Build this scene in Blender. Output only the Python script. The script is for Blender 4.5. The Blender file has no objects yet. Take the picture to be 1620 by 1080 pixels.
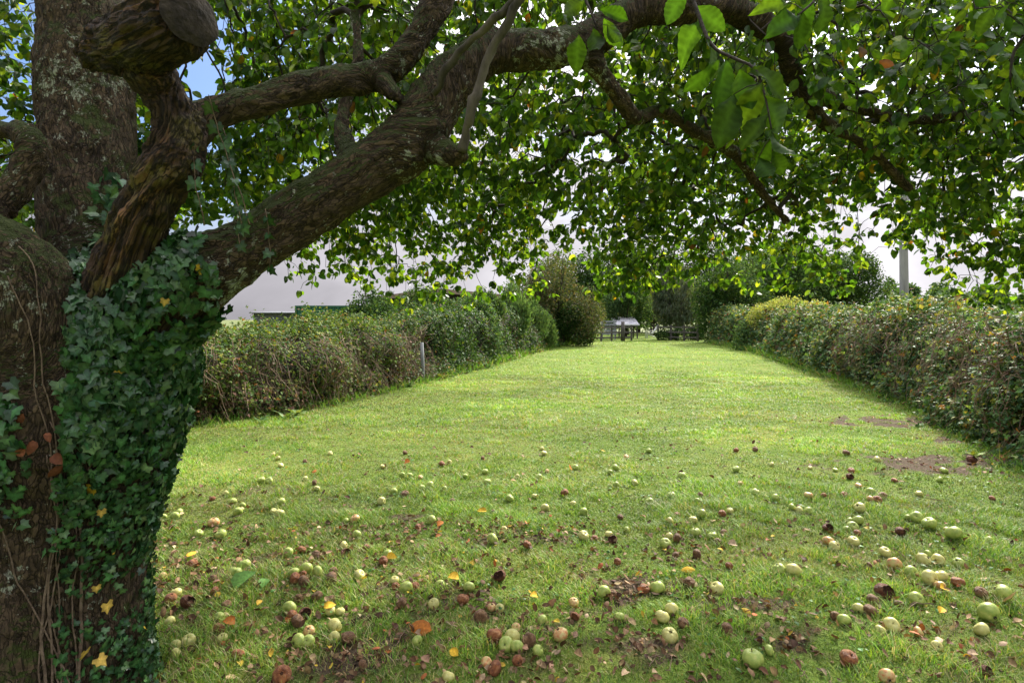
import bpy, bmesh, math, random
import numpy as np
from mathutils import Vector, kdtree

random.seed(7)
rng = np.random.default_rng(11)
PI = math.pi
sc = bpy.context.scene

# ------------------------------------------------------------------ camera
H, F = 1.5, 900.0            # eye height (m), focal length in photo pixels (1620 wide)
HOR, CX = 505.0, 810.0       # horizon row and centre column in the photo
cam_d = bpy.data.cameras.new('camera')
cam = bpy.data.objects.new('camera', cam_d)
sc.collection.objects.link(cam)
cam_d.sensor_width = 36.0
cam_d.lens = 36.0 * F / 1620.0
cam_d.shift_y = -35.0 / 1620.0
cam_d.clip_start = 0.05
cam_d.clip_end = 3000
cam.location = (0, 0, H)
cam.rotation_euler = (math.radians(90), 0, 0)
sc.camera = cam

# ------------------------------------------------------------------ sky, sun, exposure
SUN_AZ, SUN_EL = math.radians(34), math.radians(36)      # azimuth measured from +Y (view) towards +X (right)
world = bpy.data.worlds.new('World')
sc.world = world
world.use_nodes = True
nt = world.node_tree
nt.nodes.clear()
N = nt.nodes.new
L = nt.links.new
wout = N('ShaderNodeOutputWorld'); bg = N('ShaderNodeBackground')
skyscale = N('ShaderNodeVectorMath'); skyscale.operation = 'MULTIPLY'; skyscale.inputs[1].default_value = (0.42, 0.50, 0.62)
sky = N('ShaderNodeTexSky'); sky.sky_type = 'NISHITA'; sky.sun_disc = False
sky.sun_elevation = SUN_EL; sky.sun_rotation = SUN_AZ
sky.air_density = 1.0; sky.dust_density = 2.5; sky.ozone_density = 2.0
tc = N('ShaderNodeTexCoord')
mp = N('ShaderNodeMapping'); mp.inputs['Scale'].default_value = (1, 1, 2.2); mp.inputs['Location'].default_value = (0.35, 0.1, 0.2)
L(tc.outputs['Generated'], mp.inputs['Vector'])
cn = N('ShaderNodeTexNoise'); cn.inputs['Scale'].default_value = 2.2; cn.inputs['Detail'].default_value = 6
L(mp.outputs[0], cn.inputs['Vector'])
cr = N('ShaderNodeMapRange'); cr.inputs[1].default_value = 0.36; cr.inputs[2].default_value = 0.50
L(cn.outputs['Fac'], cr.inputs[0])
# thicker cloud low down, so the open sky above the hedges is a pale grey veil
sep = N('ShaderNodeSeparateXYZ'); L(tc.outputs['Generated'], sep.inputs[0])
lo = N('ShaderNodeMapRange'); lo.inputs[1].default_value = 0.34; lo.inputs[2].default_value = 0.14
L(sep.outputs['Z'], lo.inputs[0])
mx = N('ShaderNodeMath'); mx.operation = 'MAXIMUM'; L(cr.outputs[0], mx.inputs[0]); L(lo.outputs[0], mx.inputs[1])
# clouds brighter towards the sun
sd = (math.sin(SUN_AZ) * math.cos(SUN_EL), math.cos(SUN_AZ) * math.cos(SUN_EL), math.sin(SUN_EL))
dt = N('ShaderNodeVectorMath'); dt.operation = 'DOT_PRODUCT'; L(tc.outputs['Generated'], dt.inputs[0]); dt.inputs[1].default_value = sd
gl = N('ShaderNodeMapRange'); gl.inputs[1].default_value = 0.42; gl.inputs[2].default_value = 1.0
gl.inputs[3].default_value = 0.0; gl.inputs[4].default_value = 1.0; L(dt.outputs['Value'], gl.inputs[0])
cc = N('ShaderNodeMix'); cc.data_type = 'RGBA'
cc.inputs[6].default_value = (1.28, 1.23, 1.33, 1); cc.inputs[7].default_value = (3.0, 2.9, 3.05, 1)
L(gl.outputs[0], cc.inputs[0])
zen = N('ShaderNodeMapRange'); zen.inputs[1].default_value = 0.30; zen.inputs[2].default_value = 0.95; zen.inputs[3].default_value = 1.0; zen.inputs[4].default_value = 6.2  # clouds overhead, out of view, brightened to add fill light
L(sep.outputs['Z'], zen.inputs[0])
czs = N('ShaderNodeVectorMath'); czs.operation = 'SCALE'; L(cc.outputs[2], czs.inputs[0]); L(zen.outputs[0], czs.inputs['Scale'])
bd = N('ShaderNodeVectorMath'); bd.operation = 'DOT_PRODUCT'; L(tc.outputs['Generated'], bd.inputs[0]); bd.inputs[1].default_value = (-0.47, 0.80, 0.375)
bm = N('ShaderNodeMapRange'); bm.inputs[1].default_value = 0.955; bm.inputs[2].default_value = 0.99; bm.inputs[3].default_value = 1.0; bm.inputs[4].default_value = 0.05
L(bd.outputs['Value'], bm.inputs[0])
mb_ = N('ShaderNodeMath'); mb_.operation = 'MULTIPLY'; L(mx.outputs[0], mb_.inputs[0]); L(bm.outputs[0], mb_.inputs[1])
mixs = N('ShaderNodeMix'); mixs.data_type = 'RGBA'
L(mb_.outputs[0], mixs.inputs[0]); L(sky.outputs[0], skyscale.inputs[0]); L(skyscale.outputs[0], mixs.inputs[6]); 
cn2 = N('ShaderNodeTexNoise'); cn2.inputs['Scale'].default_value = 5.5; cn2.inputs['Detail'].default_value = 5; cn2.inputs['Distortion'].default_value = .4; L(mp.outputs[0], cn2.inputs['Vector'])
cm2 = N('ShaderNodeMapRange'); cm2.inputs[1].default_value = .3; cm2.inputs[2].default_value = .7; cm2.inputs[3].default_value = .84; cm2.inputs[4].default_value = 1.18; L(cn2.outputs['Fac'], cm2.inputs[0])
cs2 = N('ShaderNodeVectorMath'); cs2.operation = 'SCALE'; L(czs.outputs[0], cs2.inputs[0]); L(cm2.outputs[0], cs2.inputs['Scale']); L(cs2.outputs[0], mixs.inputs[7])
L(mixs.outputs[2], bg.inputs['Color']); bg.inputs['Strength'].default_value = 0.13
L(bg.outputs[0], wout.inputs[0])

sun_d = bpy.data.lights.new('sun', 'SUN')
sun_d.energy = 3.1; sun_d.angle = math.radians(2.5); sun_d.color = (1.0, 0.93, 0.80)
sun = bpy.data.objects.new('sun', sun_d)
sc.collection.objects.link(sun)
sun.rotation_euler = Vector(sd).to_track_quat('Z', 'Y').to_euler()
sun.location = (6, 10, 12)

sc.view_settings.view_transform = 'Standard'
sc.view_settings.look = 'None'
sc.view_settings.exposure = 1.55
sc.view_settings.gamma = 1.0
sc.view_settings.use_curve_mapping = False
sc.cycles.max_bounces = 7
sc.cycles.diffuse_bounces = 4
sc.cycles.transmission_bounces = 5
sc.cycles.transparent_max_bounces = 4
sc.cycles.use_denoising = True
sc.cycles.caustics_reflective = False
sc.cycles.caustics_refractive = False

# ------------------------------------------------------------------ helpers
def at(px, py, d):
    """photo pixel + distance ahead -> point in the world"""
    return np.array([(px - CX) / F * d, d, H - (py - HOR) / F * d])

def on_ground(px, py):
    d = F * H / (py - HOR)
    return np.array([(px - CX) / F * d, d, 0.0])

def proj(P):
    P = np.atleast_2d(P)
    y = np.where(np.abs(P[:, 1]) < 1e-4, 1e-4, P[:, 1])
    return CX + F * P[:, 0] / y, HOR - F * (P[:, 2] - H) / y

def _h(ix, iy, iz, seed):
    n = (ix * 73856093) ^ (iy * 19349663) ^ (iz * 83492791) ^ (seed * 2654435761 & 0x7fffffff)
    n = (n ^ (n >> 13)) * 1274126177 & 0x7fffffffffff
    n = n ^ (n >> 16)
    return (n & 0xffff) / 32767.5 - 1.0

def vnoise(P, seed=0):
    P = np.asarray(P, dtype=np.float64)
    I = np.floor(P).astype(np.int64); f = P - I
    f = f * f * (3 - 2 * f)
    x, y, z = I[:, 0], I[:, 1], I[:, 2]
    out = 0
    for dx in (0, 1):
        for dy in (0, 1):
            for dz in (0, 1):
                w = (f[:, 0] if dx else 1 - f[:, 0]) * (f[:, 1] if dy else 1 - f[:, 1]) * (f[:, 2] if dz else 1 - f[:, 2])
                out = out + w * _h(x + dx, y + dy, z + dz, seed)
    return out

def fbm(P, octv=4, seed=0, gain=0.5):
    P = np.asarray(P, dtype=np.float64); a, s, t = 1.0, 0.0, 0.0
    for o in range(octv):
        s = s + a * vnoise(P * (2.03 ** o) + o * 17.3, seed + o); t += a; a *= gain
    return s / t

def unit(V):
    n = np.linalg.norm(V, axis=-1, keepdims=True)
    return V / np.maximum(n, 1e-9)

def link(o, parent=None):
    sc.collection.objects.link(o)
    if parent is not None:
        o.parent = parent
    return o

def mesh_obj(name, V, faces, mat=None, parent=None, col=None, smooth=False, attrs=None):
    """V (n,3); faces: list of (m,k) index arrays; one mesh object"""
    me = bpy.data.meshes.new(name)
    V = np.asarray(V, dtype=np.float32)
    if parent is not None:
        V = V - np.array(parent.location, dtype=np.float32)
    faces = [np.asarray(f, dtype=np.int32) for f in faces if len(f)]
    me.vertices.add(len(V)); me.vertices.foreach_set('co', V.ravel())
    nl = sum(f.size for f in faces); npoly = sum(len(f) for f in faces)
    me.loops.add(nl); me.loops.foreach_set('vertex_index', np.concatenate([f.ravel() for f in faces]))
    me.polygons.add(npoly)
    tot = np.concatenate([np.full(len(f), f.shape[1], dtype=np.int32) for f in faces])
    st = np.concatenate([[0], np.cumsum(tot)[:-1]]).astype(np.int32)
    me.polygons.foreach_set('loop_start', st)
    try:
        me.polygons.foreach_set('loop_total', tot)
    except Exception:
        pass
    me.polygons.foreach_set('use_smooth', np.full(npoly, bool(smooth)))
    me.update(calc_edges=True)
    if col is not None:
        a = me.attributes.new('Col', 'FLOAT_COLOR', 'POINT')
        c = np.ones((len(V), 4), dtype=np.float32); c[:, :3] = col
        a.data.foreach_set('color', c.ravel())
    for k, v in (attrs or {}).items():
        a = me.attributes.new(k, 'FLOAT_VECTOR', 'POINT'); a.data.foreach_set('vector', np.asarray(v, dtype=np.float32).ravel())
    if mat is not None:
        me.materials.append(mat)
    o = bpy.data.objects.new(name, me)
    return link(o, parent)

def thing(name, label, cat, loc=(0, 0, 0), group=None):
    o = bpy.data.objects.new(name, None)
    o.empty_display_size = 0.2
    o.location = [float(v) for v in loc]
    link(o)
    o['label'] = label; o['category'] = cat
    if group: o['group'] = group
    return o

def tag(o, label, cat, group=None, kind=None):
    o['label'] = label; o['category'] = cat
    if group: o['group'] = group
    if kind: o['kind'] = kind
    return o

class MB:
    """collects shapes for one mesh"""
    def __init__(s): s.V, s.Q, s.T, s.C, s.n = [], [], [], [], 0
    def add(s, V, Q=(), T=(), col=None):
        V = np.asarray(V, dtype=np.float64)
        if len(Q): s.Q.append(np.asarray(Q) + s.n)
        if len(T): s.T.append(np.asarray(T) + s.n)
        s.V.append(V)
        if col is not None: s.C.append(np.broadcast_to(np.asarray(col, dtype=np.float64), (len(V), 3)))
        s.n += len(V)
    def box(s, c, size, rz=0.0, col=None, tilt=None):
        x, y, z = [v / 2 for v in size]
        V = np.array([(-x, -y, -z), (x, -y, -z), (x, y, -z), (-x, y, -z), (-x, -y, z), (x, -y, z), (x, y, z), (-x, y, z)])
        if tilt is not None:
            ca, sa = math.cos(tilt), math.sin(tilt)
            V = np.stack([V[:, 0], V[:, 1] * ca - V[:, 2] * sa, V[:, 1] * sa + V[:, 2] * ca], 1)
        ca, sa = math.cos(rz), math.sin(rz)
        V = np.stack([V[:, 0] * ca - V[:, 1] * sa, V[:, 0] * sa + V[:, 1] * ca, V[:, 2]], 1) + np.array(c)
        s.add(V, [(0, 3, 2, 1), (4, 5, 6, 7), (0, 1, 5, 4), (1, 2, 6, 5), (2, 3, 7, 6), (3, 0, 4, 7)], col=col)
    def tube(s, P, R, k=6, cap=True, col=None, wob=0.0):
        P = np.asarray(P, dtype=np.float64); n = len(P)
        R = np.broadcast_to(np.asarray(R, dtype=np.float64), (n,))
        T = unit(np.gradient(P, axis=0))
        ref = np.array([0.0, 0, 1]) if abs(T[0, 2]) < 0.9 else np.array([1.0, 0, 0])
        U = np.zeros_like(P); u = unit(ref - T[0] * (ref @ T[0]))
        for i in range(n):
            u = u - T[i] * (u @ T[i]); u = u / max(np.linalg.norm(u), 1e-9); U[i] = u
        W = np.cross(T, U)
        a = np.arange(k) / k * 2 * PI
        V = P[:, None, :] + R[:, None, None] * (np.cos(a)[None, :, None] * U[:, None, :] + np.sin(a)[None, :, None] * W[:, None, :])
        V = V.reshape(-1, 3)
        if wob: V = V + wob * rng.normal(size=V.shape)
        i = np.arange(n - 1)[:, None] * k; j = np.arange(k)[None, :]; j2 = (j + 1) % k
        Q = np.stack([i + j, i + j2, i + k + j2, i + k + j], -1).reshape(-1, 4)
        Tt = []
        if cap:
            V = np.vstack([V, P[:1], P[-1:]]); b, e = n * k, n * k + 1
            for q in range(k):
                Tt.append((b, (q + 1) % k, q)); Tt.append((e, (n - 1) * k + q, (n - 1) * k + (q + 1) % k))
        s.add(V, Q, Tt, col=col)
    def build(s, name, mat, parent=None, smooth=False):
        fs = []
        if s.Q: fs.append(np.concatenate(s.Q))
        if s.T: fs.append(np.concatenate(s.T))
        col = np.concatenate(s.C) if s.C else None
        return mesh_obj(name, np.concatenate(s.V), fs, mat, parent, col=col, smooth=smooth)

def catmull(P, step):
    """smooth resampling of control rows (any number of columns; first three are xyz)"""
    P = np.asarray(P, dtype=np.float64); out = []
    Q = np.vstack([2 * P[0] - P[1], P, 2 * P[-1] - P[-2]])
    for i in range(1, len(Q) - 2):
        n = max(2, int(np.linalg.norm(Q[i + 1, :3] - Q[i, :3]) / step))
        for t in np.arange(n) / n:
            a, b, c, d = Q[i - 1], Q[i], Q[i + 1], Q[i + 2]
            out.append(0.5 * (2 * b + (c - a) * t + (2 * a - 5 * b + 4 * c - d) * t * t + (3 * b - a - 3 * c + d) * t ** 3))
    out.append(P[-1])
    return np.array(out)

# ------------------------------------------------------------------ leaf templates: (along, across, up) unit length
def t_apple(curl=0.25, fold=0.35, wid=0.62, twist=0.0):
    us = [0.0, 0.22, 0.52, 0.80, 1.0]; ws = [0.0, 0.39, 0.5, 0.34, 0.0]
    V = [(0, 0, 0)]
    for u, w in zip(us[1:4], ws[1:4]):
        for sgn in (-1, 0, 1):
            v = sgn * w * wid
            V.append((u, v, -curl * u * u + fold * abs(v) * (1 - 0.5 * u) + twist * v * u))
    V.append((1.0, 0, -curl * 1.05))
    Q = []; T = [(0, 2, 1), (0, 3, 2)]
    for r in range(2):
        b = 1 + 3 * r
        Q += [(b, b + 1, b + 4, b + 3), (b + 1, b + 2, b + 5, b + 4)]
    T += [(7, 8, 10), (8, 9, 10)]
    cf = np.ones(11); cf[[0, 2, 5, 8]] = 1.3; cf[[1, 3, 4, 6]] = .9
    return np.array(V, float), np.array(Q), np.array(T), cf

def t_oval(curl=0.15, fold=0.3, wid=0.55):
    V = np.array([(0, 0, 0), (0.45, -wid / 2, fold * wid / 2 - curl * .2), (0.45, 0, -curl * .2), (0.45, wid / 2, fold * wid / 2 - curl * .2), (1, 0, -curl)], float)
    return V, np.zeros((0, 4), int), np.array([(0, 2, 1), (0, 3, 2), (1, 2, 4), (2, 3, 4)])

def t_bramble(curl=0.15):
    V, T = [], []
    for ang, u0, s in ((0, 0.35, 0.65), (65, 0.25, 0.5), (-65, 0.25, 0.5)):
        a = math.radians(ang); n = len(V)
        for (u, v, w) in ((0, 0, 0), (0.5, -0.36, 0.06), (0.5, 0.36, 0.06), (1, 0, -curl)):
            uu, vv = u * s, v * s
            V.append((u0 + uu * math.cos(a) - vv * math.sin(a), uu * math.sin(a) + vv * math.cos(a), w * s - curl * 0.2))
        T += [(n, n + 2, n + 1), (n + 1, n + 2, n + 3)]
    return np.array(V, float), np.zeros((0, 4), int), np.array(T)

def t_ivy(curl=0.18, fold=0.22, deep=1.0):
    out = [(0.05, 0.10), (-0.10, 0.30), (0.08, 0.52), (0.30, 0.40 - .1 * deep + .1), (0.52, 0.50), (0.62, 0.22), (1.0, 0.0)]
    pts = out + [(u, -v) for (u, v) in out[-2::-1]]
    V = [(0.12, 0, 0)] + [(0.42, 0, -curl * 0.12)]
    for u, v in pts: V.append((u, v, fold * abs(v) - curl * (u * u + v * v)))
    n = len(pts)
    T = [(1, 2 + i + 1, 2 + i) for i in range(n - 1)] + [(1, 0, 2 + n - 1), (1, 2, 0)]
    cf = np.full(n + 2, .82); cf[:2] = 1.7; cf[2 + n // 2] = 1.15
    return np.array(V, float), np.zeros((0, 4), int), np.array(T), cf

def frames(D, Nn):
    D = unit(D); Nn = unit(Nn - D * np.sum(D * Nn, -1, keepdims=True)); S = np.cross(Nn, D)
    return D, S, Nn

def scatter_leaves(mb, tmpls, P, D, Nn, size, col, wscale=None):
    """P,D,Nn (n,3); size (n,); col (n,3): all leaves into one mesh"""
    P, D, Nn = np.asarray(P), np.asarray(D), np.asarray(Nn)
    D, S, Nn = frames(D, Nn)
    pick = rng.integers(0, len(tmpls), len(P))
    for k, tp in enumerate(tmpls):
        V, Q, T = tp[:3]; cf = tp[3] if len(tp) > 3 else np.ones(len(V))
        m = pick == k
        if not m.any(): continue
        sz = size[m][:, None, None]
        ws = 1.0 if wscale is None else wscale[m][:, None, None]
        W = P[m][:, None, :] + sz * (V[None, :, 0:1] * D[m][:, None, :] + ws * V[None, :, 1:2] * S[m][:, None, :] + V[None, :, 2:3] * Nn[m][:, None, :])
        n, nv = m.sum(), len(V); off = (np.arange(n) * nv)[:, None, None]
        mb.add(W.reshape(-1, 3), (Q[None] + off).reshape(-1, 4) if len(Q) else (), (T[None] + off).reshape(-1, 3) if len(T) else (),
               col=(col[m][:, None, :] * cf[None, :, None]).reshape(-1, 3))

def palette(n, cols, w, jit=0.18):
    cols = np.array(cols, float); w = np.array(w, float); w /= w.sum()
    c = cols[rng.choice(len(cols), n, p=w)]
    return np.clip(c * (1 + jit * rng.normal(size=(n, 1))) * (1 + 0.06 * rng.normal(size=(n, 3))), 0.004, 0.9)

# ------------------------------------------------------------------ materials
def new_mat(name):
    m = bpy.data.materials.new(name); m.use_nodes = True
    return m, m.node_tree, m.node_tree.nodes['Principled BSDF']

def setp(p, **k):
    for a, b in k.items():
        p.inputs[a.replace('_', ' ')].default_value = b

def leaf_mat(name, trans=0.4, rough=0.42, spec=0.4, tcol=(1.5, 1.35, 0.5), noise=30.0, namp=0.25):
    m, t, p = new_mat(name)
    at_ = t.nodes.new('ShaderNodeAttribute'); at_.attribute_name = 'Col'
    ge = t.nodes.new('ShaderNodeNewGeometry')
    no = t.nodes.new('ShaderNodeTexNoise'); no.inputs['Scale'].default_value = noise; no.inputs['Detail'].default_value = 3
    t.links.new(ge.outputs['Position'], no.inputs['Vector'])
    mr = t.nodes.new('ShaderNodeMapRange'); mr.inputs[3].default_value = 1 - namp; mr.inputs[4].default_value = 1 + namp
    mr.inputs[1].default_value = 0.3; mr.inputs[2].default_value = 0.7
    t.links.new(no.outputs['Fac'], mr.inputs[0])
    mu = t.nodes.new('ShaderNodeVectorMath'); mu.operation = 'SCALE'
    t.links.new(at_.outputs['Color'], mu.inputs[0]); t.links.new(mr.outputs[0], mu.inputs['Scale'])
    t.links.new(mu.outputs[0], p.inputs['Base Color'])
    setp(p, Roughness=rough); p.inputs['Specular IOR Level'].default_value = spec
    tr = t.nodes.new('ShaderNodeBsdfTranslucent')
    m2 = t.nodes.new('ShaderNodeVectorMath'); m2.operation = 'MULTIPLY'; m2.inputs[1].default_value = tcol
    t.links.new(mu.outputs[0], m2.inputs[0]); t.links.new(m2.outputs[0], tr.inputs['Color'])
    ms = t.nodes.new('ShaderNodeMixShader'); ms.inputs[0].default_value = trans
    out = t.nodes['Material Output']
    t.links.new(p.outputs[0], ms.inputs[1]); t.links.new(tr.outputs[0], ms.inputs[2]); t.links.new(ms.outputs[0], out.inputs['Surface'])
    return m

def rough_mat(name, c1, c2, scale=8.0, rough=0.85, bump=0.4, bscale=40.0, stretch=(1, 1, 1), metallic=0.0, spec=0.3, dist=0.01):
    """two colours mixed by noise, with a bump"""
    m, t, p = new_mat(name)
    tcn = t.nodes.new('ShaderNodeTexCoord'); mpn = t.nodes.new('ShaderNodeMapping'); mpn.inputs['Scale'].default_value = stretch
    t.links.new(tcn.outputs['Object'], mpn.inputs['Vector'])
    n1 = t.nodes.new('ShaderNodeTexNoise'); n1.inputs['Scale'].default_value = scale; n1.inputs['Detail'].default_value = 6; n1.inputs['Roughness'].default_value = 0.65
    n2 = t.nodes.new('ShaderNodeTexNoise'); n2.inputs['Scale'].default_value = bscale; n2.inputs['Detail'].default_value = 4
    t.links.new(mpn.outputs[0], n1.inputs['Vector']); t.links.new(mpn.outputs[0], n2.inputs['Vector'])
    r = t.nodes.new('ShaderNodeValToRGB'); r.color_ramp.elements[0].position = 0.35; r.color_ramp.elements[1].position = 0.65
    r.color_ramp.elements[0].color = (*c1, 1); r.color_ramp.elements[1].color = (*c2, 1)
    t.links.new(n1.outputs['Fac'], r.inputs[0]); t.links.new(r.outputs[0], p.inputs['Base Color'])
    b = t.nodes.new('ShaderNodeBump'); b.inputs['Strength'].default_value = bump; b.inputs['Distance'].default_value = dist
    t.links.new(n2.outputs['Fac'], b.inputs['Height']); t.links.new(b.outputs[0], p.inputs['Normal'])
    setp(p, Roughness=rough, Metallic=metallic); p.inputs['Specular IOR Level'].default_value = spec
    return m

M = {}
M['apple_leaf'] = leaf_mat('apple_leaf', trans=0.55, rough=0.38, spec=0.45, tcol=(1.9, 1.75, 0.45), noise=60, namp=0.2)
M['near_leaf'] = leaf_mat('near_apple_leaf', trans=0.5, rough=0.6, spec=0.15, tcol=(1.8, 1.75, 0.45), noise=70, namp=0.2)
M['ivy_leaf'] = leaf_mat('ivy_leaf', trans=0.15, rough=0.33, spec=0.55, tcol=(1.2, 1.3, 0.5), noise=90, namp=0.25)
M['hedge_leaf'] = leaf_mat('hedge_leaf', trans=0.3, rough=0.55, spec=0.18, tcol=(1.4, 1.3, 0.5), noise=25)
M['tree_leaf'] = leaf_mat('tree_leaf', trans=0.35, rough=0.7, spec=0.08, tcol=(1.4, 1.3, 0.5), noise=4)
M['grass'] = leaf_mat('grass_blade', trans=0.35, rough=0.5, spec=0.3, tcol=(1.35, 1.3, 0.5), noise=3, namp=0.15)
M['litter'] = leaf_mat('dead_leaf', trans=0.12, rough=0.7, spec=0.2, tcol=(1.2, 1.0, 0.6), noise=80, namp=0.3)
M['twig'] = rough_mat('twig_bark', (0.020, 0.015, 0.011), (0.055, 0.043, 0.032), scale=30, bump=0.5, bscale=90)
M['deadstick'] = rough_mat('grey_dead_wood', (0.04, 0.033, 0.026), (0.15, 0.125, 0.10), scale=14, bump=0.5, bscale=60, stretch=(1, 1, .4))
M['stem'] = rough_mat('bramble_stem', (0.10, 0.065, 0.045), (0.24, 0.17, 0.11), scale=6, bump=0.3, bscale=60)
M['ivy_stem'] = rough_mat('ivy_stem', (0.09, 0.06, 0.04), (0.24, 0.175, 0.12), scale=20, bump=0.6, bscale=90)
M['fence_wood'] = rough_mat('weathered_fence_wood', (0.05, 0.045, 0.04), (0.13, 0.12, 0.11), scale=10, bump=0.5, bscale=50, stretch=(1, 1, .3))
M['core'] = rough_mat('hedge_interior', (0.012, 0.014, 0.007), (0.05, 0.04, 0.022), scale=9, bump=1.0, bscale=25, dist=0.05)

def bark_material():
    m, t, p = new_mat('apple_bark')
    nn, ll = t.nodes.new, t.links.new
    at_ = nn('ShaderNodeAttribute'); at_.attribute_name = 'bark'
    ge = nn('ShaderNodeNewGeometry')
    wn = nn('ShaderNodeTexNoise'); wn.inputs['Scale'].default_value = 22; wn.inputs['Detail'].default_value = 4; ll(at_.outputs['Vector'], wn.inputs['Vector'])
    ws = nn('ShaderNodeVectorMath'); ws.operation = 'SCALE'; ws.inputs['Scale'].default_value = 0.085; ll(wn.outputs['Color'], ws.inputs[0])
    ad = nn('ShaderNodeVectorMath'); ad.operation = 'ADD'; ll(at_.outputs['Vector'], ad.inputs[0]); ll(ws.outputs[0], ad.inputs[1])
    vo = nn('ShaderNodeTexVoronoi'); vo.feature = 'DISTANCE_TO_EDGE'; vo.inputs['Scale'].default_value = 62; ll(ad.outputs[0], vo.inputs['Vector'])
    vc = nn('ShaderNodeTexVoronoi'); vc.inputs['Scale'].default_value = 62; ll(ad.outputs[0], vc.inputs['Vector'])
    crk = nn('ShaderNodeMapRange'); crk.inputs[1].default_value = 0.0; crk.inputs[2].default_value = 0.22; cka = nn('ShaderNodeMath'); cka.operation = 'MULTIPLY_ADD'; cka.inputs[1].default_value = 0.32; cka.inputs[2].default_value = -0.10; ll(wn.outputs['Fac'], cka.inputs[0]); ckb = nn('ShaderNodeMath'); ckb.operation = 'ADD'; ll(vo.outputs['Distance'], ckb.inputs[0]); ll(cka.outputs[0], ckb.inputs[1]); ll(ckb.outputs[0], crk.inputs[0])
    fi = nn('ShaderNodeTexNoise'); fi.inputs['Scale'].default_value = 90; fi.inputs['Detail'].default_value = 6; fi.inputs['Roughness'].default_value = 0.7; ll(at_.outputs['Vector'], fi.inputs['Vector'])
    # plate colours
    r1 = nn('ShaderNodeValToRGB'); e = r1.color_ramp.elements
    e[0].position = 0.25; e[0].color = (0.020, 0.014, 0.009, 1); e[1].position = 0.8; e[1].color = (0.155, 0.105, 0.063, 1)
    ll(fi.outputs['Fac'], r1.inputs[0])
    sx = nn('ShaderNodeSeparateColor'); ll(vc.outputs['Color'], sx.inputs[0])
    pm = nn('ShaderNodeMapRange'); pm.inputs[3].default_value = 0.55; pm.inputs[4].default_value = 1.45; ll(sx.outputs[0], pm.inputs[0])
    pc = nn('ShaderNodeVectorMath'); pc.operation = 'SCALE'; ll(r1.outputs[0], pc.inputs[0]); ll(pm.outputs[0], pc.inputs['Scale'])
    mc = nn('ShaderNodeMix'); mc.data_type = 'RGBA'; mc.inputs[6].default_value = (0.014, 0.010, 0.006, 1); ll(crk.outputs[0], mc.inputs[0]); ll(pc.outputs[0], mc.inputs[7])
    # lichen: grey-green crusts with ragged edges
    l1 = nn('ShaderNodeTexNoise'); l1.inputs['Scale'].default_value = 26; l1.inputs['Detail'].default_value = 8; l1.inputs['Roughness'].default_value = 0.72; ll(ge.outputs['Position'], l1.inputs['Vector'])
    l2 = nn('ShaderNodeTexNoise'); l2.inputs['Scale'].default_value = 2.6; l2.inputs['Detail'].default_value = 2; ll(ge.outputs['Position'], l2.inputs['Vector'])
    la = nn('ShaderNodeMath'); la.operation = 'MULTIPLY_ADD'; la.inputs[1].default_value = 0.55; ll(l2.outputs['Fac'], la.inputs[0]); ll(l1.outputs['Fac'], la.inputs[2])
    lm = nn('ShaderNodeMapRange'); lm.inputs[1].default_value = 0.89; lm.inputs[2].default_value = 0.92; ll(la.outputs[0], lm.inputs[0])
    lmm = nn('ShaderNodeMath'); lmm.operation = 'MULTIPLY'; ll(lm.outputs[0], lmm.inputs[0]); ll(crk.outputs[0], lmm.inputs[1])
    m2 = nn('ShaderNodeMix'); m2.data_type = 'RGBA'; m2.inputs[7].default_value = (0.33, 0.35, 0.27, 1); ll(lmm.outputs[0], m2.inputs[0]); ll(mc.outputs[2], m2.inputs[6])
    # moss on the upper side
    sn = nn('ShaderNodeSeparateXYZ'); ll(ge.outputs['True Normal'], sn.inputs[0])
    mo = nn('ShaderNodeTexNoise'); mo.inputs['Scale'].default_value = 7; mo.inputs['Detail'].default_value = 6; ll(ge.outputs['Position'], mo.inputs['Vector'])
    ma = nn('ShaderNodeMath'); ma.operation = 'MULTIPLY_ADD'; ma.inputs[1].default_value = 1.3; ll(mo.outputs['Fac'], ma.inputs[0]); ll(sn.outputs['Z'], ma.inputs[2])
    mm = nn('ShaderNodeMapRange'); mm.inputs[1].default_value = 0.84; mm.inputs[2].default_value = 1.10; ll(ma.outputs[0], mm.inputs[0])
    mcol = nn('ShaderNodeValToRGB'); mcol.color_ramp.elements[0].color = (0.014, 0.024, 0.004, 1); mcol.color_ramp.elements[1].color = (0.062, 0.080, 0.014, 1); ll(fi.outputs['Fac'], mcol.inputs[0])
    m3 = nn('ShaderNodeMix'); m3.data_type = 'RGBA'; ll(mm.outputs[0], m3.inputs[0]); ll(m2.outputs[2], m3.inputs[6]); ll(mcol.outputs[0], m3.inputs[7])
    ll(m3.outputs[2], p.inputs['Base Color'])
    hb = nn('ShaderNodeMath'); hb.operation = 'MULTIPLY_ADD'; hb.inputs[1].default_value = 0.55; ll(fi.outputs['Fac'], hb.inputs[0]); ll(crk.outputs[0], hb.inputs[2])
    b = nn('ShaderNodeBump'); b.inputs['Strength'].default_value = 1.0; b.inputs['Distance'].default_value = 0.006; ll(hb.outputs[0], b.inputs['Height']); ll(b.outputs[0], p.inputs['Normal'])
    setp(p, Roughness=0.85); p.inputs['Specular IOR Level'].default_value = 0.25
    return m
M['bark'] = bark_material()

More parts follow.
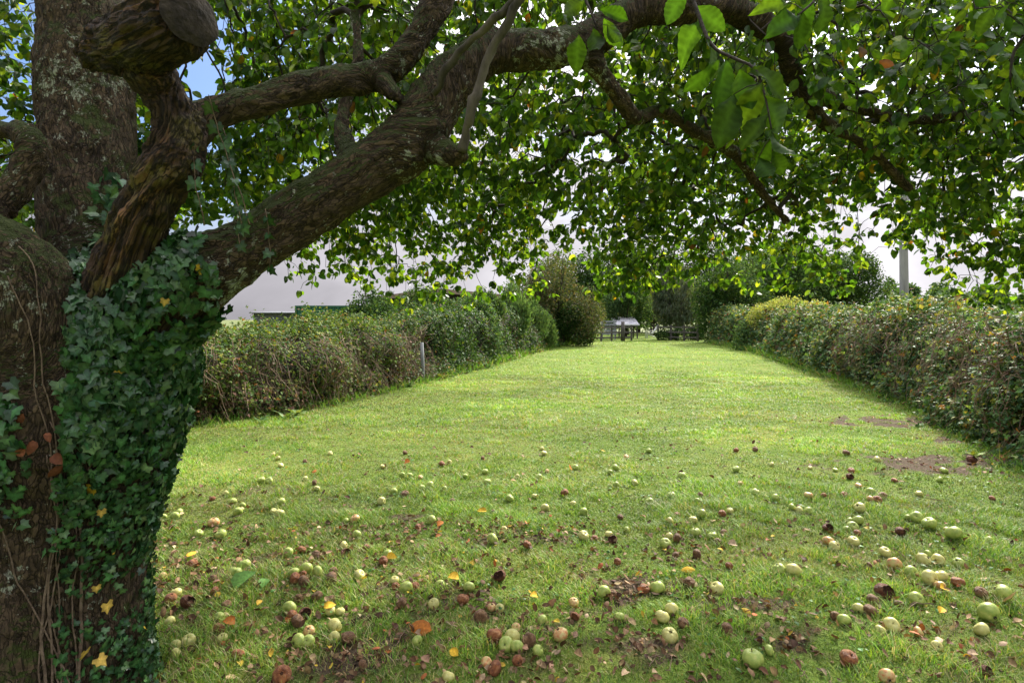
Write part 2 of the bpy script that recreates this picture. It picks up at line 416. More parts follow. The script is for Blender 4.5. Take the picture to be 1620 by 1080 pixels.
def deadwood_material():
    m, t, p = new_mat('peeling_dead_wood')
    nn, ll = t.nodes.new, t.links.new
    at_ = nn('ShaderNodeAttribute'); at_.attribute_name = 'bark'
    mpn = nn('ShaderNodeMapping'); mpn.inputs['Scale'].default_value = (1, 1, 1); ll(at_.outputs['Vector'], mpn.inputs['Vector'])
    n1 = nn('ShaderNodeTexNoise'); n1.inputs['Scale'].default_value = 40; n1.inputs['Detail'].default_value = 9; n1.inputs['Roughness'].default_value = 0.7; ll(mpn.outputs[0], n1.inputs['Vector'])
    n2 = nn('ShaderNodeTexNoise'); n2.inputs['Scale'].default_value = 6; n2.inputs['Detail'].default_value = 3; ll(mpn.outputs[0], n2.inputs['Vector'])
    r = nn('ShaderNodeValToRGB'); e = r.color_ramp.elements
    e[0].position = 0.55; e[0].color = (0.035, 0.018, 0.010, 1); e[1].position = 0.82; e[1].color = (0.50, 0.37, 0.22, 1)
    k = e.new(0.70); k.color = (0.24, 0.115, 0.055, 1)
    ad = nn('ShaderNodeMath'); ad.operation = 'MULTIPLY_ADD'; ad.inputs[1].default_value = 0.5
    ll(n1.outputs['Fac'], ad.inputs[0]); 
    hf = nn('ShaderNodeMath'); hf.operation = 'MULTIPLY'; hf.inputs[1].default_value = 0.5; ll(n2.outputs['Fac'], hf.inputs[0]); ll(hf.outputs[0], ad.inputs[2])
    ll(ad.outputs[0], r.inputs[0])
    ge = nn('ShaderNodeNewGeometry'); n3 = nn('ShaderNodeTexNoise'); n3.inputs['Scale'].default_value = 5; n3.inputs['Detail'].default_value = 7; n3.inputs['Roughness'].default_value = .7; ll(ge.outputs['Position'], n3.inputs['Vector'])
    am = nn('ShaderNodeMapRange'); am.inputs[1].default_value = 0.50; am.inputs[2].default_value = 0.60; am.inputs[4].default_value = .4; ll(n3.outputs['Fac'], am.inputs[0])
    mxa = nn('ShaderNodeMix'); mxa.data_type = 'RGBA'; mxa.inputs[7].default_value = (0.13, 0.115, 0.03, 1); ll(am.outputs[0], mxa.inputs[0]); ll(r.outputs[0], mxa.inputs[6]); ll(mxa.outputs[2], p.inputs['Base Color'])
    vd = nn('ShaderNodeTexVoronoi'); vd.feature = 'DISTANCE_TO_EDGE'; vd.inputs['Scale'].default_value = 75; 
    dw = nn('ShaderNodeVectorMath'); dw.operation = 'SCALE'; dw.inputs['Scale'].default_value = .05; ll(n1.outputs['Color'], dw.inputs[0]); da = nn('ShaderNodeVectorMath'); da.operation = 'ADD'; ll(dw.outputs[0], da.inputs[0]); ll(at_.outputs['Vector'], da.inputs[1]); ll(da.outputs[0], vd.inputs['Vector'])
    vm = nn('ShaderNodeMapRange'); vm.inputs[2].default_value = .12; vm.inputs[3].default_value = .45; vm.inputs[4].default_value = 1.9; ll(vd.outputs['Distance'], vm.inputs[0])
    vs_ = nn('ShaderNodeVectorMath'); vs_.operation = 'SCALE'; ll(mxa.outputs[2], vs_.inputs[0]); ll(vm.outputs[0], vs_.inputs['Scale']); ll(vs_.outputs[0], p.inputs['Base Color'])
    hh_ = nn('ShaderNodeMath'); hh_.operation = 'ADD'; ll(n1.outputs['Fac'], hh_.inputs[0]); ll(vm.outputs[0], hh_.inputs[1])
    b = nn('ShaderNodeBump'); b.inputs['Strength'].default_value = 1.0; b.inputs['Distance'].default_value = 0.012; ll(hh_.outputs[0], b.inputs['Height']); ll(b.outputs[0], p.inputs['Normal'])
    setp(p, Roughness=0.75)
    return m
M['deadwood'] = deadwood_material()

def lawn_material():
    m, t, p = new_mat('lawn_soil_and_moss')
    nn, ll = t.nodes.new, t.links.new
    ge = nn('ShaderNodeNewGeometry')
    def noise(s, d=5, r=0.6):
        n = nn('ShaderNodeTexNoise'); n.inputs['Scale'].default_value = s; n.inputs['Detail'].default_value = d; n.inputs['Roughness'].default_value = r
        ll(ge.outputs['Position'], n.inputs['Vector']); return n
    a, b_, c = noise(0.55, 6), noise(3.5, 8, 0.7), noise(45, 4)
    g = nn('ShaderNodeValToRGB'); e = g.color_ramp.elements
    e[0].position = 0.32; e[0].color = (0.10, 0.18, 0.032, 1); e[1].position = 0.70; e[1].color = (0.32, 0.33, 0.09, 1)
    k = e.new(0.5); k.color = (0.165, 0.245, 0.042, 1)
    s = nn('ShaderNodeMath'); s.operation = 'MULTIPLY_ADD'; s.inputs[1].default_value = 0.6; ll(b_.outputs['Fac'], s.inputs[0])
    h = nn('ShaderNodeMath'); h.operation = 'MULTIPLY'; h.inputs[1].default_value = 0.4; ll(a.outputs['Fac'], h.inputs[0]); ll(h.outputs[0], s.inputs[2])
    ll(s.outputs[0], g.inputs[0])
    soil = nn('ShaderNodeValToRGB'); soil.color_ramp.elements[0].color = (0.035, 0.024, 0.015, 1); soil.color_ramp.elements[1].color = (0.20, 0.15, 0.10, 1); ll(c.outputs['Fac'], soil.inputs[0])
    at_ = nn('ShaderNodeAttribute'); at_.attribute_name = 'Col'
    sp = nn('ShaderNodeSeparateColor'); ll(at_.outputs['Color'], sp.inputs[0])
    f = nn('ShaderNodeMath'); f.operation = 'MULTIPLY_ADD'; f.inputs[1].default_value = 0.9; ll(b_.outputs['Fac'], f.inputs[0]); ll(sp.outputs[0], f.inputs[2])
    fr = nn('ShaderNodeMapRange'); fr.inputs[1].default_value = 0.80; fr.inputs[2].default_value = 1.05; ll(f.outputs[0], fr.inputs[0])
    mxn = nn('ShaderNodeMix'); mxn.data_type = 'RGBA'; ll(fr.outputs[0], mxn.inputs[0]); ll(g.outputs[0], mxn.inputs[6]); ll(soil.outputs[0], mxn.inputs[7])
    ll(mxn.outputs[2], p.inputs['Base Color'])
    bu = nn('ShaderNodeBump'); bu.inputs['Strength'].default_value = 1.0; bu.inputs['Distance'].default_value = 0.06
    bs = nn('ShaderNodeMath'); bs.operation = 'ADD'; ll(c.outputs['Fac'], bs.inputs[0]); ll(b_.outputs['Fac'], bs.inputs[1])
    ll(bs.outputs[0], bu.inputs['Height']); ll(bu.outputs[0], p.inputs['Normal'])
    setp(p, Roughness=0.95); p.inputs['Specular IOR Level'].default_value = 0.1
    return m
M['lawn'] = lawn_material()
M['field'] = rough_mat('rough_pasture', (0.07, 0.10, 0.025), (0.16, 0.18, 0.05), scale=0.4, bump=1, bscale=3, dist=0.1)

# ------------------------------------------------------------------ the site plan
LEFT = np.array([(-9.5, 1.5), (-7.0, 4.4), (-5.0, 7.0), (-3.85, 9.0), (-3.2, 10.4), (-2.25, 13.5), (-0.64, 19.3), (0.9, 26.0), (2.2, 31.0), (4.3, 35.8)])
RIGHT = np.array([(4.6, 0.0), (5.0, 3.5), (5.5, 6.1), (5.95, 7.2), (6.55, 8.8), (7.6, 12.0), (8.85, 16.5), (10.0, 21.0), (11.3, 26.0), (12.0, 31.0), (12.4, 36.0)])
def edge_x(path, y):
    return np.interp(y, path[:, 1], path[:, 0])

# soil strength (0 grass, 1 bare) over the lawn
SPOTS = [(1450, 668, 1.2, 0.55, 2.4), (1560, 735, 1.1, 0.36, 2.6), (1500, 700, .7, .3, 1.6), (1340, 655, 0.6, 0.25, .6), (1215, 965, 0.32, 0.16, .9), (985, 930, 0.4, 0.2, .7), (1195, 960, .4, .2, .7),
         (700, 960, 0.6, 0.25, .7), (480, 780, 0.7, .3, .6), (820, 850, 0.4, 0.2, .8), (1000, 1020, 0.35, 0.2, .8), (620, 1040, 0.4, 0.2, .7), (360, 900, .5, .25, .7), (1260, 1020, .4, .2, .8),
         (660, 820, .6, .3, .6), (1000, 690, 1.2, .5, .25), (600, 725, 1.2, .4, .35)]
SP = [(on_ground(a, b)[:2], rx, ry, s) for a, b, rx, ry, s in SPOTS]
def soil_at(xy):
    P3 = np.column_stack([xy, np.zeros(len(xy))])
    n = 0.6 * fbm(P3 * 2.6, 4, 31) + 0.55 * fbm(P3 * 9.0, 3, 37, .7)
    s = np.zeros(len(xy))
    for c, rx, ry, st in SP:
        q = ((xy[:, 0] - c[0]) / rx) ** 2 + ((xy[:, 1] - c[1]) / ry) ** 2
        s = np.maximum(s, st * np.exp(-q * 0.8))
    el = np.abs(xy[:, 0] - edge_x(LEFT, xy[:, 1])); er = np.abs(xy[:, 0] - edge_x(RIGHT, xy[:, 1]))
    s = np.maximum(s, 0.75 * np.exp(-(np.minimum(el, er * 1.1) / 0.35) ** 2))
    near = np.clip((5.2 - xy[:, 1]) / 2.5, 0, 1)                       # litter-strewn ground under the tree
    return np.clip(s * (.42 + 1.3 * fbm(P3 * 7.0, 3, 39, .7)) + 0.62 * n + 0.09 * near - 0.12, 0, 1)

# ------------------------------------------------------------------ the ground
ys = np.concatenate([np.arange(-3, 12, 0.12), np.arange(12, 40, 0.5), np.arange(40, 62, 2.0)])
tt = np.linspace(0, 1, 110)
lx = np.where(ys < 36, edge_x(LEFT, ys), 4.3 - (ys - 36) * 0.2) - 1.2
rx_ = np.where(ys < 36, edge_x(RIGHT, ys), 12.4 + (ys - 36) * 0.2) + 1.2
G = np.stack([lx[:, None] * (1 - tt) + rx_[:, None] * tt, np.repeat(ys[:, None], len(tt), 1), np.full((len(ys), len(tt)), 0.0)], -1).reshape(-1, 3)
G[:, 2] = 0.035 * fbm(G * [1.6, 1.6, 0], 3, 5)
i = np.arange(len(ys) - 1)[:, None] * len(tt) + np.arange(len(tt) - 1)[None, :]
Q = np.stack([i, i + 1, i + 1 + len(tt), i + len(tt)], -1).reshape(-1, 4)
sv = soil_at(G[:, :2]) + 0.22 * np.clip((8.0 - G[:, 1]) / 4.0, 0, 1)      # thin turf under the tree: soil shows between the blades
lawn = mesh_obj('lawn', G, [Q], M['lawn'], col=np.repeat(sv[:, None], 3, 1), smooth=True)
lawn['kind'] = 'structure'
def ground_z(xy):
    return 0.035 * fbm(np.column_stack([xy, np.zeros(len(xy))]) * [1.6, 1.6, 0], 3, 5)
gb = MB()
gb.add([(-900, -300, -0.03), (900, -300, -0.03), (900, 1500, -0.03), (-900, 1500, -0.03)], [(0, 1, 2, 3)])
g = gb.build('ground', M['field']); g['kind'] = 'structure'

# ------------------------------------------------------------------ grass blades (uncountable: one object)
def blades(n, y0, y1, hmin, hmax, w, segs, wide=1.0, mb=None):
    t = rng.random(int(n * 3.5))
    y = np.sqrt(y0 ** 2 + t * (y1 ** 2 - y0 ** 2))
    half = 0.93 * y + 1.5
    x = (rng.random(len(t)) * 2 - 1) * half
    ok = (x > edge_x(LEFT, y) - 0.1) & (x < edge_x(RIGHT, y) + 0.15)
    x, y = x[ok], y[ok]
    xy = np.column_stack([x, y]); P3 = np.column_stack([xy, np.zeros(len(xy))])
    s = soil_at(xy)
    keep = rng.random(len(x)) < np.clip(1.15 - 1.5 * s, 0.05, 1) * np.clip((y - y0) / (0.2 * y0), 0, 1) * np.clip((y1 - y) / (0.22 * y1), 0, 1)
    xy, P3, s = xy[keep][:n], P3[keep][:n], s[keep][:n]
    tuft = np.clip(fbm(P3 * 4.2, 4, 77, .65) * 2.1 + 1.1 * fbm(P3 * [.8, 1.2, 1], 3, 78) + 0.28, 0, 1); big = fbm(P3 * 0.7, 3, 99)
    straw = np.clip(fbm(P3 * [0.9, 1.7, 1], 5, 41, .65) * 3.0 + 0.48, 0, 1)
    m = len(xy)
    h = (hmin + (hmax - hmin) * (0.22 + 0.78 * tuft) * (0.25 + 0.75 * rng.random(m))) * (1 - 0.5 * s)
    ang = rng.random(m) * 2 * PI
    lean = (0.35 + 0.9 * rng.random(m)) * h
    d = np.column_stack([np.cos(ang), np.sin(ang), np.zeros(m)])
    side = np.column_stack([-np.sin(ang), np.cos(ang), np.zeros(m)])
    ww = w * (0.6 + 0.8 * rng.random(m)) * wide
    base = np.column_stack([xy, ground_z(xy) - 0.004])
    green = palette(m, [(0.135, 0.27, 0.032), (0.20, 0.34, 0.042), (0.29, 0.39, 0.062), (0.08, 0.19, 0.03)], [3, 3, 2, 2], .15)
    dry = palette(m, [(0.38, 0.33, 0.15), (0.29, 0.32, 0.10), (0.46, 0.41, 0.23)], [2, 3, 1], .15)
    pick = (rng.random(m) < 0.13 + 0.50 * straw * (1 - 0.6 * tuft))[:, None]
    col = np.where(pick, dry, green) * (0.74 + 0.42 * tuft + 0.5 * big)[:, None]
    vs, k = [], segs + 1
    for j in range(segs):
        u = j / segs
        c = base + d * (lean * u * u)[:, None] + np.array([0, 0, 1]) * (h * (u - 0.18 * u * u))[:, None]
        hw = (ww * (1 - 0.55 * u) / 2)[:, None]
        vs += [c - side * hw, c + side * hw]
    vs.append(base + d * lean[:, None] + np.array([0, 0, 1]) * (h * 0.82)[:, None])
    nv = 2 * segs + 1
    V = np.stack(vs, 1).reshape(-1, 3); off = (np.arange(m) * nv)[:, None, None]
    Qs = np.array([(2 * j, 2 * j + 1, 2 * j + 3, 2 * j + 2) for j in range(segs - 1)]).reshape(-1, 4)
    Ts = np.array([(2 * segs - 2, 2 * segs - 1, 2 * segs)])
    mb.add(V, (Qs[None] + off).reshape(-1, 4) if len(Qs) else (), (Ts[None] + off).reshape(-1, 3), col=np.repeat(col, nv, 0))

gm = MB()
blades(230000, 1.6, 5.2, 0.012, 0.085, 0.0038, 3, 1.0, gm)
blades(170000, 3.8, 9.0, 0.012, 0.075, 0.0062, 2, 1.0, gm)
blades(130000, 6.8, 17.0, 0.014, 0.085, 0.011, 2, 1.0, gm)
blades(110000, 12.5, 47.0, 0.014, 0.075, 0.024, 1, 1.0, gm)
# rank grass along the hedge feet, and small round weeds in the turf
def foot_grass(path, n, side):
    y = 5.5 + 29 * rng.random(n) ** 1.6; x = edge_x(path, y) + side * np.abs(rng.normal(size=n)) * .22 - side * .12 + .12 * fbm(np.column_stack([y * 1.7, y * 0, y * 0]), 2, 3)
    P = np.column_stack([x, y, np.zeros(n)]); D = np.column_stack([.45 * rng.normal(size=(n, 2)), np.ones(n)])
    c = palette(n, [(0.10, 0.22, 0.035), (0.17, 0.30, 0.05), (0.30, 0.28, 0.11)], [3, 3, 1], .15)
    scatter_leaves(gm, [t_oval(.5, .2, .5), t_oval(.8, .2, .6)], P, D, rng.normal(size=(n, 3)), (.07 + .14 * rng.random(n)) * np.clip(y / 12, .8, 1.6), c, np.full(n, .13) * np.clip(y / 9, .8, 2))
foot_grass(LEFT, 9000, 1); foot_grass(RIGHT, 10000, -1)
m_ = 14000; y = np.sqrt(4 + rng.random(m_) * 200); x = (rng.random(m_) * 2 - 1) * .95 * y
ok = (x > edge_x(LEFT, y)) & (x < edge_x(RIGHT, y)); P = np.column_stack([x, y, .02 + 0 * x])[ok]
P = P[fbm(P * 1.9, 3, 123) > .12]; m_ = len(P); P[:, 2] = ground_z(P[:, :2]) + .012 + .018 * rng.random(m_)
scatter_leaves(gm, [t_oval(.1, .2, .9), t_oval(.3, .1, .75)], P, rng.normal(size=(m_, 3)) * [1, 1, .2], np.column_stack([.35 * rng.normal(size=(m_, 2)), np.ones(m_)]), .014 + .02 * rng.random(m_), palette(m_, [(0.06, 0.17, 0.04), (0.09, 0.22, 0.05)], [1, 1], .15))
go = gm.build('grass', M['grass'])
tag(go, 'short rough grass with straw and brighter tufts all over the lawn', 'grass', kind='stuff')

# ------------------------------------------------------------------ the apple tree
BASE = at(95, HOR + F * H / 2.2, 2.2); BASE[2] = 0
tree = thing('apple_tree', 'old leaning apple tree with mossy limbs and a wide drooping leafy crown', 'tree', BASE)

def sk(rows):
    """(px, py, depth, radius in px) rows -> x y z r"""
    return np.array([[*at(a, b, d), r * d / F] for a, b, d, r in rows])

trunk_rows = [(70, 1190, 2.2, 175), (72, 1110, 2.2, 148), (75, 1000, 2.2, 132), (82, 880, 2.2, 126), (100, 760, 2.2, 136), (124, 640, 2.2, 146), (150, 540, 2.22, 138), (165, 470, 2.26, 108)]
limbs = {
 'up':    [(150, 520, 2.3, 108), (150, 420, 2.4, 92), (145, 300, 2.5, 84), (138, 160, 2.55, 80), (132, 20, 2.6, 76), (120, -150, 2.65, 66), (100, -330, 2.7, 52), (110, -520, 2.75, 38)],
 'left':  [(120, 600, 2.1, 100), (60, 500, 2.0, 92), (10, 430, 1.95, 82), (-50, 390, 1.95, 74), (-150, 350, 2.0, 64), (-280, 300, 2.2, 50), (-420, 210, 2.4, 36)],
 'left2': [(-60, 370, 2.0, 34), (0, 325, 2.05, 32), (38, 275, 2.1, 30), (52, 232, 2.12, 26), (25, 208, 2.15, 20), (-30, 200, 2.2, 18), (-120, 150, 2.3, 15)],
 'main':  [(180, 560, 2.15, 118), (262, 470, 2.12, 96), (372, 405, 2.15, 70), (455, 352, 2.2, 62), (560, 285, 2.25, 62), (650, 222, 2.3, 66), (705, 140, 2.35, 60), (775, 82, 2.42, 47), (860, 78, 2.5, 42),
           (935, 62, 2.55, 40), (1005, 18, 2.6, 36), (1085, 12, 2.65, 33), (1165, 18, 2.75, 28), (1235, 62, 2.85, 22), (1262, 130, 2.95, 18), (1335, 165, 3.1, 15), (1450, 190, 3.3, 11), (1600, 170, 3.5, 8)],
 'mid':   [(268, 270, 1.98, 44), (300, 210, 1.98, 40), (345, 178, 2.02, 34), (420, 156, 2.1, 31), (510, 132, 2.2, 28), (590, 122, 2.3, 29), (638, 92, 2.32, 30), (672, 40, 2.35, 28), (705, -25, 2.4, 27), (760, -140, 2.5, 24), (850, -300, 2.7, 18)],
 'knob':  [(598, 122, 2.3, 22), (622, 146, 2.24, 17), (630, 156, 2.2, 8)],
 'bump':  [(675, 225, 2.3, 40), (705, 244, 2.24, 24), (732, 246, 2.16, 13)],
 'back':  [(560, 262, 2.32, 20), (546, 225, 2.4, 13), (541, 190, 2.45, 11), (548, 150, 2.5, 10), (566, 90, 2.6, 9), (560, 20, 2.7, 8)],
 'drop':  [(925, 78, 2.55, 26), (952, 118, 2.6, 15), (985, 160, 2.7, 12), (1008, 188, 2.8, 11), (1046, 176, 2.95, 9), (1098, 206, 3.1, 8.5), (1158, 240, 3.3, 8), (1200, 296, 3.45, 7), (1245, 352, 3.6, 5)],
 'drop2': [(1262, 135, 2.95, 12), (1300, 190, 3.05, 9), (1370, 232, 3.2, 7), (1440, 300, 3.3, 5)],
}
THIN = {'up': .8, 'left': .9, 'left2': .8, 'main': .70, 'mid': .76, 'bump': .75, 'knob': .8}
S_all = {k: catmull(sk([(a, b, c, r * THIN.get(k, 1)) for a, b, c, r in v]), 0.035) for k, v in limbs.items()}
S_all['trunk'] = catmull(sk(trunk_rows), 0.05)

def skin(paths, name, mat, parent, voxel, smooth_it, disp, stretch=0.42):
    """closed tubes merged by a voxel remesh, then given real bark relief"""
    mb = MB()
    for P in paths: mb.tube(P[:, :3], P[:, 3], 20)
    tmp = mb.build(name, None)
    r = tmp.modifiers.new('r', 'REMESH'); r.mode = 'VOXEL'; r.voxel_size = voxel
    s = tmp.modifiers.new('s', 'SMOOTH'); s.iterations = smooth_it; s.factor = 0.5
    dg = bpy.context.evaluated_depsgraph_get()
    ev = tmp.evaluated_get(dg).to_mesh()
    n = len(ev.vertices); V = np.empty(n * 3); ev.vertices.foreach_get('co', V); V = V.reshape(-1, 3)
    Nn = np.empty(n * 3); ev.vertices.foreach_get('normal', Nn); Nn = Nn.reshape(-1, 3)
    nf = len(ev.polygons); idx = np.empty(len(ev.loops), dtype=np.int32); ev.loops.foreach_get('vertex_index', idx)
    Fq = idx.reshape(-1, 4)
    me = tmp.data; bpy.data.objects.remove(tmp, do_unlink=True); bpy.data.meshes.remove(me)
    # bark coordinates: around + stretched along each limb
    C, Dd, Ll = [], [], []
    for P in paths:
        T = unit(np.gradient(P[:, :3], axis=0)); l = np.concatenate([[0], np.cumsum(np.linalg.norm(np.diff(P[:, :3], axis=0), axis=1))])
        C.append(P); Dd.append(T); Ll.append(l)
    C, Dd, Ll = np.concatenate(C), np.concatenate(Dd), np.concatenate(Ll)
    acc = np.zeros((n, 3)); wsum = np.zeros(n)
    for j in range(len(C)):                                   # blend of the near samples, so that the coordinates have no steps
        rel = V - C[j, :3]; w_ = np.exp(-11.0 * np.linalg.norm(rel, axis=1) / max(C[j, 3], 0.01)) + 1e-12
        al = rel @ Dd[j]
        acc += w_[:, None] * (rel - al[:, None] * Dd[j] + Dd[j] * ((Ll[j] + al) * stretch)[:, None]); wsum += w_
    bark = acc / wsum[:, None]
    V = V + Nn * disp(V, bark)[:, None]
    o = mesh_obj(name, V, [Fq], mat, parent, smooth=True, attrs={'bark': bark})
    return o, V, Fq

def bark_disp(V, b):
    big = 0.020 * fbm(V * 5.0, 3, 3) + 0.007 * fbm(V * 22.0, 3, 33)
    ridg = 1 - np.abs(fbm(b * 26.0, 3, 8))
    return big + 0.010 * (ridg ** 3 - 0.5) + 0.004 * fbm(b * 60, 2, 12)
trunk_o, TV, TF = skin([S_all[k] for k in ('trunk', 'up', 'left', 'left2', 'main', 'mid', 'knob', 'bump', 'back', 'drop', 'drop2')], 'trunk', M['bark'], tree, 0.0085, 8, bark_disp)

dead_rows = [(176, 500, 2.08, 58), (198, 420, 2.02, 50), (220, 355, 1.96, 46), (252, 295, 1.9, 44), (278, 245, 1.87, 46), (280, 195, 1.86, 44), (258, 150, 1.84, 38), (228, 105, 1.78, 42)]
stub_rows = [(145, 92, 1.86, 18), (165, 78, 1.82, 30), (205, 72, 1.76, 44), (250, 52, 1.68, 50), (292, 30, 1.6, 50)]
def dead_disp(V, b):
    return 0.020 * fbm(V * 6.0, 3, 3) + 0.020 * (1 - np.abs(fbm(b * 38, 3, 21)) * 1.6)  + .007 * (1 - 2.2 * np.abs(fbm(b * 95, 2, 27))) + .009 * fbm(V * 26, 3, 28) + .004 * fbm(V * 60, 2, 8) - .006
DEAD = catmull(sk([(x, y, d_, r * .74) for x, y, d_, r in dead_rows]), 0.03); STUB = catmull(sk([(x, y, d_, r * .9) for x, y, d_, r in stub_rows]), 0.03)
dead_o, _, _ = skin([DEAD, STUB], 'dead_limb', M['deadwood'], tree, 0.005, 5, dead_disp, 0.10)
dead_o['label'] = 'peeling reddish dead limb in the fork ending in a sawn stub'
# the sawn face: rings on a slightly domed, cracked disc
ax = unit(STUB[-1, :3] - STUB[-3, :3]); e3 = STUB[-1, :3] + ax * 0.030
u3 = unit(np.cross(ax, [0, 0, 1.0])); w3 = np.cross(ax, u3)
cm_ = MB(); rr = STUB[-1, 3]; vv = [e3 + ax * 0.012]; qq = []; K = 36
for ri in range(1, 7):
    for kk in range(K):
        a = kk / K * 2 * PI; rad = 1.0 * rr * ri / 6 * (1 + 0.035 * math.sin(3 * a) + 0.02 * math.sin(7 * a))
        vv.append(e3 + (u3 * math.cos(a) + w3 * math.sin(a)) * rad + ax * (0.012 - 0.014 * (ri / 6) ** 3 + 0.003 * random.random()))
tri = [(0, 1 + (kk + 1) % K, 1 + kk) for kk in range(K)]
for ri in range(5):
    for kk in range(K):
        a0 = 1 + ri * K; qq.append((a0 + kk, a0 + (kk + 1) % K, a0 + K + (kk + 1) % K, a0 + K + kk))
cm_.add(np.array(vv), qq, tri)
M['cut'] = rough_mat('weathered_cut_face', (0.012, 0.009, 0.007), (0.06, 0.045, 0.033), scale=22, bump=0.8, bscale=60)
cm_.build('cut_face', M['cut'], tree, smooth=True)

# bare grey dead sticks in front of the limb
for rows in ([(730, 245, 2.15, 8), (738, 205, 2.12, 6.5), (752, 150, 2.1, 9), (762, 128, 2.1, 7), (778, 80, 2.08, 7.5), (806, 30, 2.05, 7), (828, -15, 2.03, 7), (850, -80, 2.0, 6)],
             [(688, 150, 2.2, 5), (706, 110, 2.15, 6.5), (735, 72, 2.12, 6), (782, 32, 2.08, 6.5), (815, 0, 2.05, 6.5), (835, -40, 2.02, 6)]):
    mb = MB(); P = catmull(sk(rows), 0.03); P[:, :3] += 0.004 * rng.normal(size=P[:, :3].shape)
    mb.tube(P[:, :3], P[:, 3] * (1 + .1 * rng.normal(size=len(P))), 10); mb.build('dead_stick', M['deadstick'], tree, smooth=True)

# ---- crown: twigs grown from the limbs out to points spread through the crown
BX = [(-400, 380), (0, 400), (120, 395), (240, 345), (340, 350), (420, 375), (440, 435), (485, 465), (505, 425), (545, 448), (600, 458), (625, 490), (680, 505), (730, 500), (755, 470), (850, 468), (930, 466),
      (1000, 465), (1060, 452), (1130, 455), (1200, 440), (1260, 448), (1300, 465), (1340, 468), (1370, 400), (1405, 372), (1440, 372), (1460, 400), (1490, 455), (1560, 470), (1640, 480), (1900, 470)]
bxs, bys = np.array(BX, float).T
DM = [(-300, 2.9), (0, 3.3), (400, 3.3), (460, 2.7), (500, 2.6), (700, 2.7), (1000, 2.75), (1250, 2.6), (1400, 2.2), (1620, 1.9), (2000, 1.7)]
dmx, dmy = np.array(DM).T
def crown_points(n, want):
    out = []
    tot = 0
    while tot < n:
        m = 40000
        rho = np.sqrt(rng.random(m)); th = rng.random(m) * 2 * PI
        x = 0.35 + 5.3 * rho * np.cos(th); y = 1.9 + 3.3 * rho * np.sin(th)
        zb = 1.55 + 1.0 * (1 - rho ** 2.2); zt = 1.9 + 3.1 * np.sqrt(np.clip(1 - 0.92 * rho ** 2, 0, 1))
        z = zb + (zt - zb) * rng.random(m)
        P = np.column_stack([x, y, z])
        px, py = proj(P)
        front = y > 0.3
        inview = front & (px > -150) & (px < 1770) & (py > -130)
        bound = np.interp(px, bxs, bys) + 10 * 3.0 / np.maximum(y, 1) + 14 * vnoise(np.column_stack([px / 22, py * 0, y * 0]), 5)
        ok = np.where(inview, (py < bound) & (y > np.interp(px, dmx, dmy)), True)
        ok &= (z > 2.35) | inview | (rho > .8)
        ok &= ~((y < 1.6) & (z < 2.6) & (np.abs(x) < 2.6))
        # some clumping so the sky shows in ragged holes
        cl = fbm(P * 2.1, 3, 60)
        keep = np.where(inview, np.clip(0.6 + 1.3 * cl, 0.05, 1), 0.4 * np.clip(0.6 + 1.2 * cl, 0.1, 1))
        keep = keep * np.where(rho > 0.55, 1.0, 0.6)
        # a hole with blue sky beside the sawn stub, open sky low behind the fork
        hole = inview & (np.hypot((px - 318) / 36, (py - 125) / 46) < 1)
        ok &= ~hole
        ok &= rng.random(m) < keep
        ok &= inview == want
        out.append(P[ok]); tot += ok.sum()
    return np.concatenate(out)[:n]
ATT = np.concatenate([crown_points(11000, True), crown_points(1000, False)])
EXT = crown_points(5000, False); EXT = EXT[(EXT[:, 0] < 0.6) & (EXT[:, 1] > 0.3)][:1700]  # extra unseen crown points on the left, added to shade the leaves below
ATT = np.concatenate([ATT, EXT])
seeds, srad, par = [], [], []
for k in ('up', 'left', 'left2', 'main', 'mid', 'back', 'drop', 'drop2'):
    P = S_all[k][2::2]
    for q, row in enumerate(P):
        if k == 'main' and q < 16: continue
        if k in ('up', 'left') and q < 10: continue
        if k == 'mid' and q < 6: continue
        seeds.append(row[:3]); srad.append(row[3])
NP_ = np.zeros((420000, 3)); PAR = np.full(420000, -1); FIX = np.zeros(420000); cnt = len(seeds)
NP_[:cnt] = seeds; FIX[:cnt] = srad; NS = cnt
dist0 = np.full(len(ATT), 1e9)
for s_ in seeds: dist0 = np.minimum(dist0, np.linalg.norm(ATT - s_, axis=1))
order = np.argsort(dist0 + 0.3 * rng.random(len(ATT)))
ends = []
DEP = np.zeros(420000)
for a in ATT[order]:
    dv = NP_[:cnt] - a; dd = np.linalg.norm(dv, axis=1)
    met = np.sqrt(1.7 * (dv[:, 0] ** 2 + dv[:, 1] ** 2) + np.where(dv[:, 2] > 0, .45, 2.4) * dv[:, 2] ** 2)
    j = int(np.argmin(met + 0.012 * DEP[:cnt]))
    p0 = NP_[j]; L_ = dd[j]
    if L_ < 0.05: continue
    k = max(2, int(math.ceil(L_ / 0.055)))
    t = np.arange(1, k + 1) / k
    pts = p0 + (a - p0) * t[:, None]
    amp = 0.10 * L_
    j1, j2 = rng.normal(size=3), rng.normal(size=3)
    pts = pts + amp * (np.sin(PI * t)[:, None] * j1 * 0.7 + np.sin(2 * PI * t)[:, None] * j2 * 0.45)
    pts[:, 2] += 0.16 * L_ * np.sin(PI * t)
    pts[:-1] += 0.006 * rng.normal(size=(k - 1, 3))
    prev = j
    for q in range(k):
        NP_[cnt] = pts[q]; PAR[cnt] = prev; DEP[cnt] = DEP[prev] * 0.985 + 1; prev = cnt; cnt += 1
    ends.append((j, cnt - k, cnt))
